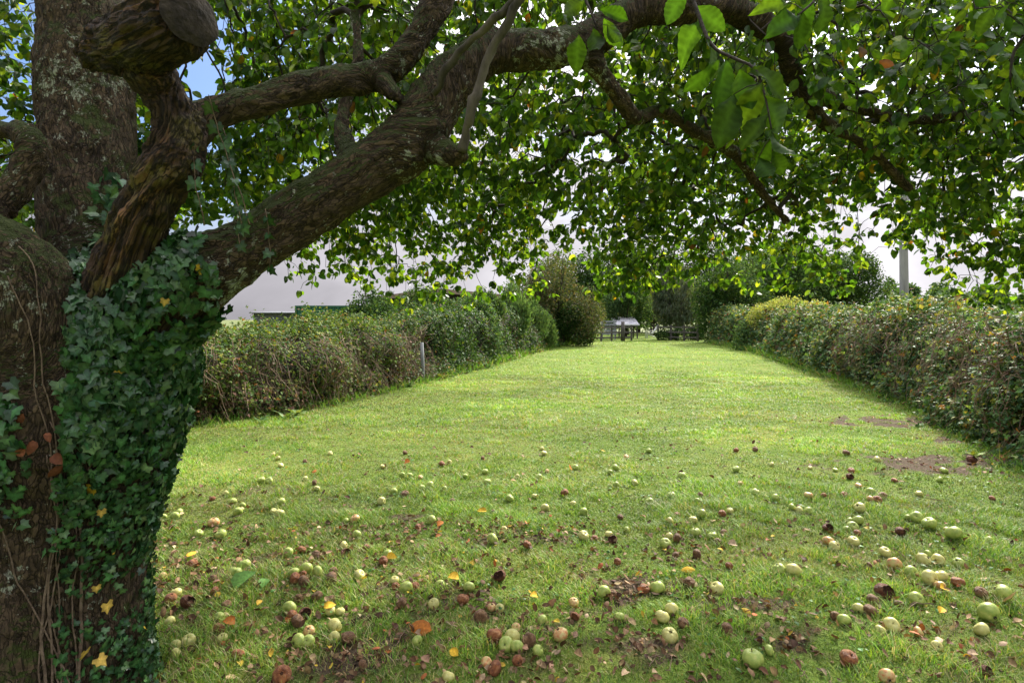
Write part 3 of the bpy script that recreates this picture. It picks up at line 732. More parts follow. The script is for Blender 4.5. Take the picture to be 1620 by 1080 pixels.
# thickness by the pipe rule
RR = np.zeros(cnt); EX = 2.35
for q in range(cnt - 1, NS - 1, -1):
    if RR[q] == 0: RR[q] = 0.0019 ** EX
    if PAR[q] >= NS: RR[PAR[q]] += RR[q] * 0.98
RR = RR ** (1 / EX)
tw = MB()
for (j, a, b) in ends:
    P = np.vstack([NP_[j], NP_[a:b]]); R = np.concatenate([[RR[a] * (1.25 if j < NS else 1.05)], RR[a:b]])
    R = np.minimum(R, 0.028)
    tw.tube(P, R, 3 if R.max() < 0.004 else (5 if R.max() < 0.012 else 7), cap=False)
tw.build('twigs', M['twig'], tree, smooth=True)

APL = [t_apple(0.15, 0.35, 0.64), t_apple(0.35, 0.25, 0.68, .15), t_apple(0.05, 0.5, 0.58), t_apple(0.5, 0.3, 0.62, -.2)]
LP, LD, LN = [], [], []
for (j, a, b) in ends:
    P = np.vstack([NP_[j], NP_[a:b]])
    tip = P[-1]; tdir = unit(P[-1] - P[-2])
    near_tip = P[max(0, len(P) - 6):]
    nl = rng.integers(5, 10)
    for q in range(nl):
        if q < 5: base = tip + 0.01 * rng.normal(size=3)
        else: base = near_tip[rng.integers(0, len(near_tip))]
        o = rng.normal(size=3); o[2] = -abs(o[2]) * 0.5 - 0.25
        d = unit(o + 0.5 * tdir)
        nrm = rng.normal(size=3) * 0.75; nrm[2] += 0.8
        LP.append(base + d * 0.018); LD.append(d); LN.append(nrm)
LP, LD, LN = np.array(LP), np.array(LD), np.array(LN)
n = len(LP)
lc = palette(n, [(0.050, 0.112, 0.015), (0.088, 0.16, 0.02), (0.032, 0.076, 0.016), (0.17, 0.23, 0.03), (0.22, 0.16, 0.02), (0.14, 0.06, 0.02)], [5, 6, 6, 2.0, 0.12, .08], .2)
cr_ = MB(); scatter_leaves(cr_, APL, LP, LD, LN, 0.037 + 0.034 * rng.random(n), lc, 0.95 + 0.3 * rng.random(n))
cr_.build('crown', M['apple_leaf'], tree)

# ---- leafy twigs hanging close to the camera
def hero_twig(rows, leaves, lo=0.07, hi=0.095):
    P = catmull(sk(rows), 0.02); mb = MB(); mb.tube(P[:, :3], P[:, 3] * .55, 7)
    lp, ld, ln, sz = [], [], [], []
    for (px, py, d, dx, dy, s) in leaves:
        b = at(px, py, d); q = P[np.argmin(np.linalg.norm(P[:, :3] - b, axis=1)), :3]
        lp.append(b); dr = np.array([dx, rng.normal() * 0.35, -dy]); ld.append(dr)
        nn_ = np.array([rng.normal() * 0.45, -1.0 if rng.random() < .6 else 1.0, rng.normal() * 0.5]); ln.append(nn_); sz.append(s * 1.05 * d / F)
        mid = (b + q) / 2 + np.array([0, 0, 0.006]); mb.tube(np.array([q, mid, b]), 0.0011, 5)
    mb.build('twig', M['twig'], tree, smooth=True)
    n_ = len(lp)
    scatter_leaves(hb, HAP, np.array(lp), np.array(ld), np.array(ln), np.array(sz), palette(n_, [(0.035, 0.075, 0.010), (0.048, 0.095, 0.012), (0.026, 0.058, 0.010)], [3, 3, 2], .12))  # greens darkened to stand in for shade from the crown above
def t_big(curl, fold, wid, wave):
    """a finer leaf for close range: toothed, wavy rim, paler ribs"""
    us = np.linspace(0, 1, 15); V, Q, cf = [], [], []
    for r, u in enumerate(us):
        w = 0.5 * wid * (math.sin(PI * min(1, u ** 0.85)) ** 0.75 if 0 < u < 1 else 0.015)
        for s in (-1, -0.5, 0, 0.5, 1):
            tooth = 1 + (0.04 if r % 2 else -0.03) * (abs(s) == 1)
            uu = u + 0.10 * abs(s) * (1 - u) * (u > 0)
            V.append((uu, s * w * tooth, -curl * uu * uu + fold * abs(s * w) + wave * math.sin(u * 9 + s * 2) * abs(s) * 0.035 + (.006 if r % 2 else -.006) * (s != 0)))
            cf.append(1.55 if s == 0 else (1.18 if r % 2 else .86))
    for r in range(14):
        for c in range(4):
            b = r * 5 + c; Q.append((b, b + 1, b + 6, b + 5))
    return np.array(V, float), np.array(Q), np.zeros((0, 3), int), np.array(cf)
HAP = [t_big(0.2, 0.3, 0.54, 1), t_big(0.5, 0.2, 0.60, 2.2), t_big(0.05, 0.6, 0.5, 1.5), t_big(0.65, 0.45, 0.56, 2.5)]
hb = MB()
rA = [(1075, -60, 1.42, 7), (1100, 10, 1.35, 6), (1125, 70, 1.28, 5), (1160, 92, 1.22, 4.5), (1195, 110, 1.18, 4), (1212, 160, 1.15, 3), (1222, 215, 1.13, 2)]
A = [(1110, 30, 1.33, -.6, .8, 62), (1120, 62, 1.28, .2, 1, 66), (1135, 95, 1.25, -.5, .9, 60), (1150, 95, 1.22, -.2, 1, 72), (1170, 110, 1.2, .3, 1, 64), (1190, 110, 1.18, .9, .6, 60), (1205, 130, 1.16, -.4, 1, 70),
     (1210, 150, 1.15, .5, 1, 66), (1216, 180, 1.14, -.7, .8, 62), (1220, 205, 1.13, .2, 1, 56), (1224, 215, 1.13, -.2, 1, 50), (1100, 10, 1.35, .8, .7, 58), (1085, -20, 1.4, -.5, .9, 56), (1182, 60, 1.2, .4, -.2, 50),
     (1200, 250, 1.13, .3, 1, 46), (1222, 240, 1.13, .6, .9, 40), (1160, 150, 1.2, -.3, 1, 84)]
hero_twig(rA, A)
rB = [(930, -60, 1.8, 5), (925, -10, 1.75, 4.5), (935, 20, 1.7, 3.5), (945, 45, 1.68, 2.5)]
B = [(915, 55, 1.68, -.1, 1, 50), (938, 45, 1.68, .2, 1, 48), (955, 30, 1.68, .7, .8, 50), (950, 15, 1.7, .9, .4, 46), (925, 0, 1.74, -.8, .5, 42), (960, 40, 1.67, .6, 1, 40), (935, -10, 1.74, .6, -.2, 40)]
hero_twig(rB, B)
rC = [(1690, -20, 1.5, 7), (1640, 40, 1.5, 6), (1605, 80, 1.5, 4.5), (1598, 130, 1.5, 3)]
Cc = [(1600, 95, 1.5, .5, 1, 56), (1605, 120, 1.5, -.3, 1, 60), (1590, 20, 1.5, -.8, .5, 50), (1625, 60, 1.5, -.2, 1, 54), (1618, 30, 1.5, .4, .9, 50), (1600, 140, 1.5, .2, 1, 50), (1570, 10, 1.52, -.3, 1, 44), (1640, 20, 1.5, -.5, .8, 54)]
hero_twig(rC, Cc)
rD = [(1330, -80, 1.6, 6), (1310, -30, 1.55, 5), (1290, 0, 1.5, 4), (1262, 25, 1.48, 3)]
Dl = [(1300, -10, 1.52, .4, 1, 56), (1285, 0, 1.5, -.2, 1, 60), (1262, 25, 1.48, -.8, .5, 58), (1270, 20, 1.48, .1, 1, 52), (1320, -30, 1.55, .9, .7, 54), (1245, 5, 1.5, -.9, .2, 46)]
hero_twig(rD, Dl)
hb.build('near_leaves', M['near_leaf'], tree, smooth=True)

# ------------------------------------------------------------------ ivy on the trunk
ivy = thing('ivy_plant', 'dark glossy ivy climbing the near side of the apple trunk', 'ivy', (BASE[0] + 0.3, BASE[1] - 0.3, 0))
tri_v = TV[TF]; fc = tri_v.mean(1); fn = np.cross(tri_v[:, 2] - tri_v[:, 0], tri_v[:, 3] - tri_v[:, 1]); far_ = np.linalg.norm(fn, axis=1); fn = unit(fn)
fpx, fpy = proj(fc)
IL = np.array([(330, 250), (370, 175), (400, 120), (500, 108), (600, 100), (700, 100), (760, 92), (850, 80), (950, 92), (1100, 80), (1300, 80)], float)
IR = np.array([(330, 250), (370, 300), (400, 312), (430, 345), (480, 348), (520, 340), (600, 335), (1300, 400)], float)
mask = (fpx > np.interp(fpy, IL[:, 0], IL[:, 1])) & (fpx < np.interp(fpy, IR[:, 0], IR[:, 1])) & (fc[:, 2] > 0.0)
cov = fbm(fc * 4.0, 3, 15)
dens = np.clip(0.75 + 1.3 * cov, 0.06, 1.2)
low = np.clip((fpy - 760) / 250, 0, 1); dens = dens * (1 - 0.35 * low)
w = np.where(mask, far_ * dens, 0)
lmask = (fpx > -60) & (fpx < 42) & (fpy > 600) & (fpy < 880); w = np.where(lmask & ~mask, far_ * np.clip(0.15 + 1.1 * cov, 0, .5), w)
upm = (fpx > 150) & (fpx < 330) & (fpy > 200) & (fpy < 400) & (fc[:, 1] > 1.9); w = np.where(upm & ~mask, far_ * np.clip(0.02 + 0.8 * cov, 0, .5), w)
sel = rng.choice(len(fc), 9800, p=w / w.sum())
Pn, Nf = fc[sel], fn[sel]
sp_ = fpy[sel]
size = np.interp(sp_, [300, 640, 780, 1000], [0.045, 0.043, 0.031, 0.025]) * (0.6 + 0.65 * rng.random(len(sel)))
down = np.array([0, 0, -1.0]) + 0.55 * rng.normal(size=(len(sel), 3))
Dv = down - Nf * np.sum(down * Nf, 1)[:, None] * 0.8
Nv = Nf + 0.55 * rng.normal(size=Nf.shape) + np.array([0, 0, 0.35])
Pl = Pn + Nf * (0.009 + 0.026 * rng.random((len(sel), 1)))
# leaf blades must not run under the bark
ic = palette(len(sel), [(0.034, 0.095, 0.030), (0.048, 0.13, 0.040), (0.024, 0.066, 0.026), (0.075, 0.165, 0.05), (0.11, 0.18, 0.085)], [5, 5, 4, 2, 1], .15)
yel = rng.random(len(sel)) < 0.002; ic[yel] = (0.55, 0.36, 0.03)
im = MB(); scatter_leaves(im, [t_ivy(0.18, .2), t_ivy(0.35, .1, 1.3), t_ivy(.05, .35, .8)], Pl, Dv, Nv, size, ic, 0.9 + 0.3 * rng.random(len(sel)))
kd = kdtree.KDTree(len(fc))
for q in range(0, len(fc)): kd.insert(fc[q], q)
kd.balance()
ism = MB()
for q in range(9):
    px = rng.uniform(110, 215); a = at(px, 1075, 2.0); path = [];
    p = np.array([a[0], 1.85 - rng.random() * 0.05, 0.05]); drift = rng.normal() * 0.10
    top = rng.uniform(0.6, 1.85)
    while p[2] < top:
        co, idx, _ = kd.find(p); path.append(fc[idx] + fn[idx] * 0.006)
        p = fc[idx] + fn[idx] * 0.05 + np.array([drift * 0.05 + rng.normal() * 0.018, 0, 0.042])
        if len(path) > 90: break
    if len(path) > 6:
        P = np.array(path); k = np.ones(5) / 5
        P = np.column_stack([np.convolve(np.pad(P[:, c], 2, mode='edge'), k, 'valid') for c in range(3)])
        ism = MB(); ism.tube(P, np.linspace(0.0065 if q % 4 == 0 else 0.0032, 0.002, len(P)), 6); ism.build('stem', M['ivy_stem'], ivy, smooth=True)
# hanging trails beside the dead limb
trl, trd, trn = [], [], []
for (px, py, d, ln, dx) in ((330, 150, 1.85, 0.42, .18), (352, 200, 1.9, 0.34, .1), (372, 290, 2.0, .25, .05), (300, 210, 1.84, .32, .1), (420, 330, 2.05, .22, .02), (385, 330, 2.1, .2, .05)):
    p = at(px, py, d); path = [p]
    for q in range(int(ln / 0.03)):
        p = p + np.array([dx * 0.03 * 2 + rng.normal() * 0.003, rng.normal() * 0.003, -0.03]); path.append(p)
        if q % 2 == 0:
            for s_ in (-1, 1):
                trl.append(p); trd.append(np.array([s_ * 0.7, rng.normal() * 0.3, -1.0])); trn.append(np.array([rng.normal() * .5, -1.0, .4 + .4 * rng.normal()]))
    ism = MB(); ism.tube(np.array(path), 0.0016, 5); ism.build('stem', M['ivy_stem'], ivy, smooth=True)
tm = im; scatter_leaves(tm, [t_ivy(0.3, .2, 1.5)], np.array(trl), np.array(trd), np.array(trn), 0.026 + 0.02 * rng.random(len(trl)), palette(len(trl), [(0.045, 0.10, 0.03), (0.03, 0.075, .025)], [1, 1]))
im.build('foliage', M['ivy_leaf'], ivy)

# brown dead leaves caught in the fork and against the trunk, yellow ivy leaves
LEAFY = [t_apple(0.5, 0.7, 0.7, .3), t_apple(-0.4, 0.5, 0.62, -.3), t_apple(0.7, -0.5, 0.7, .2), t_apple(.2, .9, .8, .1)]
def one_leaf(name, P, D, Nn, s, col, mat, label, cat, group, tm_=None):
    mb = MB(); scatter_leaves(mb, [tm_ or LEAFY[rng.integers(0, 4)]], np.array([[0, 0, 0]], float), np.array([D], float), np.array([Nn], float), np.array([s]), np.array([col], float))
    o = mb.build(name, mat, smooth=True); o.location = [float(v) for v in P]
    return tag(o, label, cat, group)
caught = [(28, 655, 'brown curled dead leaf lodged highest in the hollow of the ivy trunk'), (60, 690, 'rust-red dead leaf caught in the trunk hollow below the topmost one'), (52, 705, 'orange-brown dead leaf in the middle of the trunk hollow'),
          (70, 722, 'wide orange dead leaf lying flat against the trunk bark'), (98, 760, 'lowest brown dead leaf stuck on the trunk beside an ivy stem'), (40, 716, 'small dark brown dead leaf at the left of the trunk hollow')]
for px, py, lb in caught:
    co, idx, _ = kd.find(at(px, py, 1.8))
    one_leaf('dead_leaf', fc[idx] + fn[idx] * 0.03, [rng.normal(), -.2, -.4], fn[idx] + .4 * rng.normal(size=3), rng.uniform(.03, .052), np.array([0.17, 0.06, 0.028]) * rng.uniform(.5, 1.3), M['litter'], lb, 'dead leaf', 'dead leaves caught on the trunk')
yl = [(194, 868, 'yellow ivy leaf beside another, halfway down the trunk'), (212, 872, 'yellow ivy leaf close to the right edge of the trunk, upper pair'), (206, 990, 'small yellow leaf among the lower ivy'), (240, 1020, 'large yellow lobed leaf hanging at the trunk edge'),
      (262, 478, 'single pale yellow ivy leaf near the top of the ivy'), (216, 1065, 'orange-brown leaf at the foot of the ivy'), (252, 1072, 'yellow lobed leaf at the bottom edge beside the trunk')]
for px, py, lb in yl:
    co, idx, _ = kd.find(at(px, py, 1.85))
    one_leaf('yellow_leaf', fc[idx] + fn[idx] * 0.055, [rng.normal() * .4, 0, -1], fn[idx] + .3 * rng.normal(size=3), 0.030 if py < 1000 else 0.045, (0.42, 0.29, 0.06), M['litter'], lb, 'leaf', 'yellowed leaves on the ivy', t_ivy(.2, .1))

# ------------------------------------------------------------------ hedges
def hedge(name, label, path, hfun, thick, side, pal, palw, nleaf, seed, stem_n, leaf0=0.05, y_scale=True):
    """side -1: body lies to the left of the path, +1: to the right"""
    P = catmull(np.column_stack([path, np.zeros(len(path))]), 0.25)[:, :2]
    T = unit(np.gradient(P, axis=0)); O = np.column_stack([T[:, 1], -T[:, 0]]) * side
    root = thing(name, label, 'hedge', (P[len(P) // 3, 0], P[len(P) // 3, 1], 0))
    prof = [(-0.02, -0.05), (-0.04, .12), (0.01, .32), (0.07, .55), (0.16, .78), (0.28, .93), (0.42, 1.0), (0.62, 1.0), (0.82, .93), (0.95, .75), (1.0, .4), (1.0, -0.05)]
    a, h = np.array(prof).T
    hh = hfun(P[:, 1])
    X = P[:, None, :] + O[:, None, :] * (a * thick)[None, :, None]
    Z = h[None, :] * hh[:, None]
    V = np.concatenate([X, Z[..., None]], -1).reshape(-1, 3)
    def lump(V):
        return 0.46 * fbm(V * [0.9, 0.9, 1.3], 3, seed) + 0.14 * fbm(V * 3.5, 2, seed + 5)
    n, k = len(P), len(prof)
    i = np.arange(n - 1)[:, None] * k + np.arange(k - 1)[None, :]
    Q = np.stack([i, i + k, i + k + 1, i + 1], -1).reshape(-1, 4)
    fv = V[Q]; nr = np.cross(fv[:, 2] - fv[:, 0], fv[:, 3] - fv[:, 1]); ar = np.linalg.norm(nr, axis=1) / 2; nr = unit(nr)
    cen = (P[:, None, :] + O[:, None, :] * thick * .5).repeat(k - 1, 1)[:-1].reshape(-1, 2)
    outw = fv.mean(1) - np.column_stack([cen, np.full(len(cen), .8)])
    if np.mean(np.sum(outw * nr, 1)) < 0: nr = -nr; Q = Q[:, ::-1]; fv = V[Q]
    vn = np.zeros_like(V)
    for c in range(4): np.add.at(vn, Q[:, c], nr)
    vn = unit(vn)
    body = V + vn * (lump(V) - 0.24)[:, None]
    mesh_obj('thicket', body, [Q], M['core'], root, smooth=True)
    # leaves over the face and top, thinner with distance and larger
    mid = fv.mean(1); dist = np.maximum(np.hypot(mid[:, 0], mid[:, 1]), 4)
    w = ar * (4 / dist) ** 1.5 * np.clip(0.8 + 0.9 * fbm(mid * 1.6, 3, seed + 9), 0.15, 1.5)
    back = np.arange(len(Q)) % (k - 1) >= 8; w[back] *= 0.35
    sel = rng.choice(len(Q), nleaf, p=w / w.sum())
    uv = rng.random((nleaf, 2)); f = fv[sel]
    pt = (f[:, 0] * (1 - uv[:, :1]) + f[:, 1] * uv[:, :1]) * (1 - uv[:, 1:]) + (f[:, 3] * (1 - uv[:, :1]) + f[:, 2] * uv[:, :1]) * uv[:, 1:]
    nn_ = nr[sel]
    depth = rng.random(nleaf) ** 0.8
    pt = pt + nn_ * (lump(pt) - 0.22 + 0.30 * depth + 0.26 * (rng.random(nleaf) < .09) * rng.random(nleaf))[:, None] + 0.02 * rng.normal(size=pt.shape)
    pt[:, 2] = np.maximum(pt[:, 2], 0.02)
    dq = np.hypot(pt[:, 0], pt[:, 1])
    sz = leaf0 * np.clip((dq / 9) ** 0.55, 0.9, 2.4) * (0.6 + 0.8 * rng.random(nleaf))
    D = nn_ * 0.6 + rng.normal(size=pt.shape) * 0.7 + np.array([0, 0, -0.4]); Nv = nn_ * 0.7 + np.array([0, 0, 0.7]) + 0.5 * rng.normal(size=pt.shape)
    top = np.clip(pt[:, 2] / np.interp(pt[:, 1], P[:, 1], hh), 0, 1)
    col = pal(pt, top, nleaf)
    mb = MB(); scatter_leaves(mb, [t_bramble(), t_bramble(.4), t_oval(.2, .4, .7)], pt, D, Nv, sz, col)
    mb.build('foliage', M['hedge_leaf'], root)
    # arching and hanging stems
    sm = MB()
    for q in range(stem_n):
        y = rng.uniform(5, 30) if rng.random() < 0.35 else rng.uniform(5, 14)
        j = int(np.argmin(np.abs(P[:, 1] - y))); hz = hh[j] * rng.uniform(0.3, 0.85 if side < 0 else 1.02)
        st = np.array([*(P[j] + O[j] * rng.uniform(-.05, 0.25)), hz]); L_ = rng.uniform(0.4, 1.1)
        dr = np.array([*(T[j] * rng.normal() * 0.5 - O[j] * rng.uniform(0.0, 0.28)), -1.0])
        t = np.linspace(0, 1, 7)[:, None]
        P3 = st + dr * t * L_ + np.array([0, 0, 1]) * (0.25 * L_ * np.sin(PI * t)) + 0.03 * np.cumsum(rng.normal(size=(7, 3)), axis=0)
        lm = lump(P3)
        P3[:, :2] -= O[j] * (lm + 0.03)[:, None]
        P3[:, 2] = np.maximum(P3[:, 2], 0.0)
        sm.tube(P3, np.linspace(0.0055, 0.002, 7) * max(1, dq.mean() / 20) * (0.7 + .6 * rng.random()), 4, cap=False)
    sm.build('stems', M['stem'], root)
    return root

BG0 = [(0.045, 0.10, 0.028), (0.07, 0.14, 0.035), (0.03, 0.07, 0.022), (0.12, 0.19, 0.045)]
def pal_left(pt, top, n):
    g = palette(n, [(0.07, 0.13, 0.024), (0.12, 0.185, 0.03), (0.045, 0.09, 0.02), (0.21, 0.23, 0.045), (0.22, 0.10, 0.03)], [5, 5, 4, 2.5, .6], .2)
    g2 = palette(n, BG0, [4, 4, 3, 1.5], .2); g = np.where((rng.random(n) < np.clip((pt[:, 1] - 12) / 4, 0, .85))[:, None], g2, g)
    lowb = palette(n, [(0.16, 0.10, 0.06), (0.10, 0.062, 0.035), (0.06, 0.09, 0.025), (0.21, 0.145, 0.085)], [3, 3, 3, 1], .2)
    b = (rng.random(n) < np.clip((0.5 - top) * 1.3 - 0.25 * (pt[:, 1] > 14) + 0.8 * fbm(pt * 1.3, 2, 71), 0.03, 0.6))[:, None]
    return np.where(b, lowb, g)
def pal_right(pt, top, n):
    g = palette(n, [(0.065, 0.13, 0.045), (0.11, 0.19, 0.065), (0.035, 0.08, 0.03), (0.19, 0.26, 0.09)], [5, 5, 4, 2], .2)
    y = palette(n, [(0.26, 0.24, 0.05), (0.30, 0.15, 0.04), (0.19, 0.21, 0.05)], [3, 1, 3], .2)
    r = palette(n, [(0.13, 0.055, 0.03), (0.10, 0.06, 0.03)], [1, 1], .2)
    sun_ = np.clip(0.12 + 0.4 * np.clip(top - 0.6, 0, 1) * 2 * np.clip(fbm(pt * 1.1, 2, 72) + .3, 0, 1), 0, .45)  # some yellow leaves throughout; more near the top, painting in sunlight
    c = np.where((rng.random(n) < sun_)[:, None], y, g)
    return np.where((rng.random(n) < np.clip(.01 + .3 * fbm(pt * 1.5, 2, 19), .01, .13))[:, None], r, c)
hedge('bramble_hedge', 'low bramble hedge along the left of the lawn, brown stems showing', LEFT,
      lambda y: np.interp(y, [0, 7, 10.5, 13, 16, 25, 36], [1.47, 1.47, 1.47, 1.5, 1.9, 2.08, 2.1]), 1.3, -1, pal_left, None, 105000, 201, 1000, leaf0=0.056)
hedge('bramble_hedge', 'tall dense leafy hedge along the right of the lawn with yellowish, sunlit-tinted top', RIGHT,
      lambda y: np.interp(y, [0, 5, 8, 16, 25, 36], [1.55, 1.56, 1.6, 1.68, 1.8, 2.2]), 1.7, 1, pal_right, None, 125000, 301, 650, leaf0=0.072)

# ------------------------------------------------------------------ shrubs and trees beyond
def leaf_tree(name, label, cat, base, clumps, pal, palw, nleaf, leaf=0.1, trunk_h=1.0, trunk_r=0.09, group=None, mode='round', seed=0, mat='tree_leaf'):
    """clumps: (dx, dy, z, rx, ry, rz); leaves on and inside every clump, plus trunk and limbs"""
    base = np.array([base[0], base[1], 0.0])
    root = thing(name, label, cat, base, group)
    C = np.array(clumps, float); nleaf = int(nleaf * 1.3)
    vol = (C[:, 3] * C[:, 4] * C[:, 5]) ** 0.7; idx = rng.choice(len(C), nleaf, p=vol / vol.sum())
    u = unit(rng.normal(size=(nleaf, 3))); r = rng.random(nleaf) ** 0.28
    P = C[idx, :3] + u * r[:, None] * C[idx, 3:6] + base
    P = P + 0.16 * C[idx, 3:4] * unit(rng.normal(size=P.shape)) * rng.random((nleaf, 1))
    nz = fbm(P * 1.7, 3, seed + 3)
    keep = (nz > -0.22 + 0.12 * rng.normal(size=nleaf)) & (P[:, 2] > 0.05)
    P, u, idx = P[keep], u[keep], idx[keep]; n = len(P)
    D = rng.normal(size=(n, 3)) + u * 0.5; Nn = u * 0.6 + np.array([0, 0, 0.6]) + 0.6 * rng.normal(size=(n, 3)); ws = np.ones(n)
    if mode == 'weep': leaf *= 1.15; D = np.column_stack([0.25 * rng.normal(size=(n, 2)), -np.ones(n)]) + u * 0.35; ws[:] = 0.38
    if mode == 'spire': D = np.column_stack([0.3 * rng.normal(size=(n, 2)), np.ones(n)]) + u * 0.5; ws[:] = 0.4
    col = palette(n, pal, palw, .2) * (1 + 0.30 * fbm(P * 0.9, 2, seed + 8))[:, None]
    mb = MB(); scatter_leaves(mb, [t_oval(.15, .3, .62), t_oval(.35, .1, .75)], P, D, Nn, leaf * (0.6 + 0.9 * rng.random(n)) * (1.5 if mode != 'round' else 1), np.clip(col, .004, .9), ws)
    mb.build('crown', M[mat], root)
    tb = MB(); topc = C[np.argmax(C[:, 2])]
    fork = base + np.array([0, 0, trunk_h])
    tb.tube(np.array([base, base + [0.03, 0, trunk_h * .5], fork]), [trunk_r * 1.3, trunk_r, trunk_r * .85], 9)
    for c in C:
        e = base + c[:3]; m_ = (fork + e) / 2 + np.array([0, 0, -0.1]) + 0.12 * rng.normal(size=3)
        tb.tube(np.array([fork, m_, e, e + (e - m_) * .7]), [trunk_r * .6, trunk_r * .4, trunk_r * .2, .01], 6)
        for q in range(5):
            d_ = unit(rng.normal(size=3)) * c[3:6] * 0.95
            tb.tube(np.array([m_, e + d_ * .5, e + d_]), [trunk_r * .25, trunk_r * .15, .008], 4, cap=False)
    tb.build('trunk', M['twig'] if mode != 'weep' else M['deadstick'], root, smooth=True)
    return root

def clumps_px(px0, px1, ytop, ybot, d, n, depth=1.6, seed=0):
    """clumps filling a real volume: its width and height are given as they measure at distance d"""
    r_ = np.random.default_rng(seed); out = []
    w = (px1 - px0) / F * d; z1 = H - (ytop - HOR) / F * d; z0 = H - (ybot - HOR) / F * d
    for q in range(n):
        a = (q + 0.5) / n * 2 - 1 + 0.2 * r_.normal()
        rz = (z1 - z0) * r_.uniform(0.20, 0.34); rx = w * r_.uniform(0.16, 0.26)
        zt = z0 + (z1 - z0) * (1 - 0.45 * abs(a) ** 2)
        zc = r_.uniform(z0 + rz * .8, max(z0 + rz, zt - rz))
        if q % 3 == 0: zc = zt - rz
        out.append((np.clip(a, -1, 1) * (w / 2 - rx * .8), r_.uniform(-1, 1) * depth * .5, zc, rx, max(rx, .5) * r_.uniform(.8, 1.1), rz))
    return out

def tree_at(name, label, px0, px1, ytop, ybot, d, pal, palw, nleaf, n=9, seed=1, depth=1.8, cat='tree', group=None, **k):
    cx = (px0 + px1) / 2
    return leaf_tree(name, label, cat, ((cx - CX) / F * d, d), clumps_px(px0, px1, ytop, ybot, d, n, depth, seed), pal, palw, nleaf, seed=seed, group=group, **k)

DK = [(0.034, 0.078, 0.020), (0.052, 0.105, 0.024), (0.022, 0.050, 0.018), (0.09, 0.145, 0.035)]; DW = [4, 4, 3, 1.5]
BG = [(0.065, 0.13, 0.045), (0.10, 0.175, 0.055), (0.04, 0.085, 0.035), (0.15, 0.22, 0.07)]
GD = [(0.30, 0.34, 0.08), (0.22, 0.28, 0.07), (0.38, 0.38, 0.14)]
BR = [(0.11, 0.115, 0.05), (0.08, 0.105, 0.04), (0.14, 0.11, 0.065), (0.055, 0.08, 0.032)]
LG = [(0.075, 0.135, 0.05), (0.10, 0.17, 0.06), (0.05, 0.10, 0.04), (0.13, 0.20, 0.08)]
gl_ = 'shrubs along the left boundary'; gr_ = 'trees beyond the end of the lawn'; gh = 'distant trees beyond the right hedge'
# left boundary, near to far
tree_at('elder_bush', 'dark berried bush rising above the left hedge beside the green container', 530, 640, 450, 560, 15.5, DK, DW, 9000, 8, 11, 1.4, 'shrub', gl_, leaf=.07)
tree_at('evergreen_shrub', 'broad dark green shrub behind the thin fence post', 600, 750, 440, 590, 16.5, DK, DW, 16000, 11, 12, 1.8, 'shrub', gl_, leaf=.075)
tree_at('evergreen_shrub', 'mid green leafy shrub just right of the fence post', 700, 800, 462, 590, 19.5, BG, DW, 12000, 9, 13, 1.8, 'shrub', gl_, leaf=.08)
tree_at('feathery_shrub', 'feathery bright green shrub, nearest of the three in the left hedge', 735, 800, 458, 520, 21.5, LG, [3, 3, 2, 1], 8000, 7, 14, 1.5, 'shrub', gl_, mode='spire', leaf=.09)
tree_at('feathery_shrub', 'feathery bright green shrub, largest and in the middle of the three', 770, 850, 448, 560, 24, LG, [3, 3, 2, 1], 10000, 8, 15, 1.8, 'shrub', gl_, mode='spire', leaf=.1)
tree_at('feathery_shrub', 'feathery green shrub farthest along, before the brownish hawthorn', 815, 880, 468, 560, 28, LG, [3, 3, 2, 1], 8000, 7, 16, 1.8, 'shrub', gl_, mode='spire', leaf=.1)
tree_at('hawthorn_tree', 'wide brownish hawthorn with bare twigs at the far left of the lawn', 808, 952, 395, 548, 33, BR, [3, 4, 1.2, 3], 24000, 15, 17, 3.5, 'tree', gr_, leaf=.11)
tree_at('evergreen_shrub', 'dark low shrub filling the shade under the brownish hawthorn', 845, 935, 470, 550, 32.2, DK, DW, 9000, 8, 18, 2.0, 'shrub', gl_, leaf=.1)
# centre
tree_at('broadleaf_tree', 'green tree filling in left of the brownish hawthorn', 775, 890, 428, 540, 41, BG, DW, 14000, 10, 31, 3, 'tree', gr_, leaf=.13)
tree_at('broadleaf_tree', 'mid green tree between the hawthorn and the gap at the lawn end', 950, 1030, 418, 522, 46, LG, [2, 1, 3, .5], 13000, 9, 19, 3, 'tree', gr_, leaf=.15)
tree_at('dark_tree', 'tall dark tree closing the view behind the gap', 985, 1075, 383, 508, 56, DK, DW, 15000, 10, 20, 4, 'tree', gr_, leaf=.2)
tree_at('golden_tree', 'small yellow-green tree glowing in the gap beyond the gate', 1018, 1050, 450, 515, 53, GD, [3, 3, 1], 4000, 6, 21, 2, 'tree', gr_, leaf=.13)
tree_at('golden_tree', 'low yellowish shrub behind the white shelter roof', 968, 1018, 464, 520, 55, GD, [1, 3, .3], 5000, 6, 22, 2, 'shrub', gr_, leaf=.13)
tree_at('willow_tree', 'grey-green weeping willow standing right of the gap', 1030, 1110, 388, 530, 43, [(0.10, 0.13, 0.085), (0.075, 0.105, 0.06), (0.15, 0.17, 0.12)], [3, 3, 1], 15000, 10, 23, 3, 'tree', gr_, mode='weep', leaf=.14)
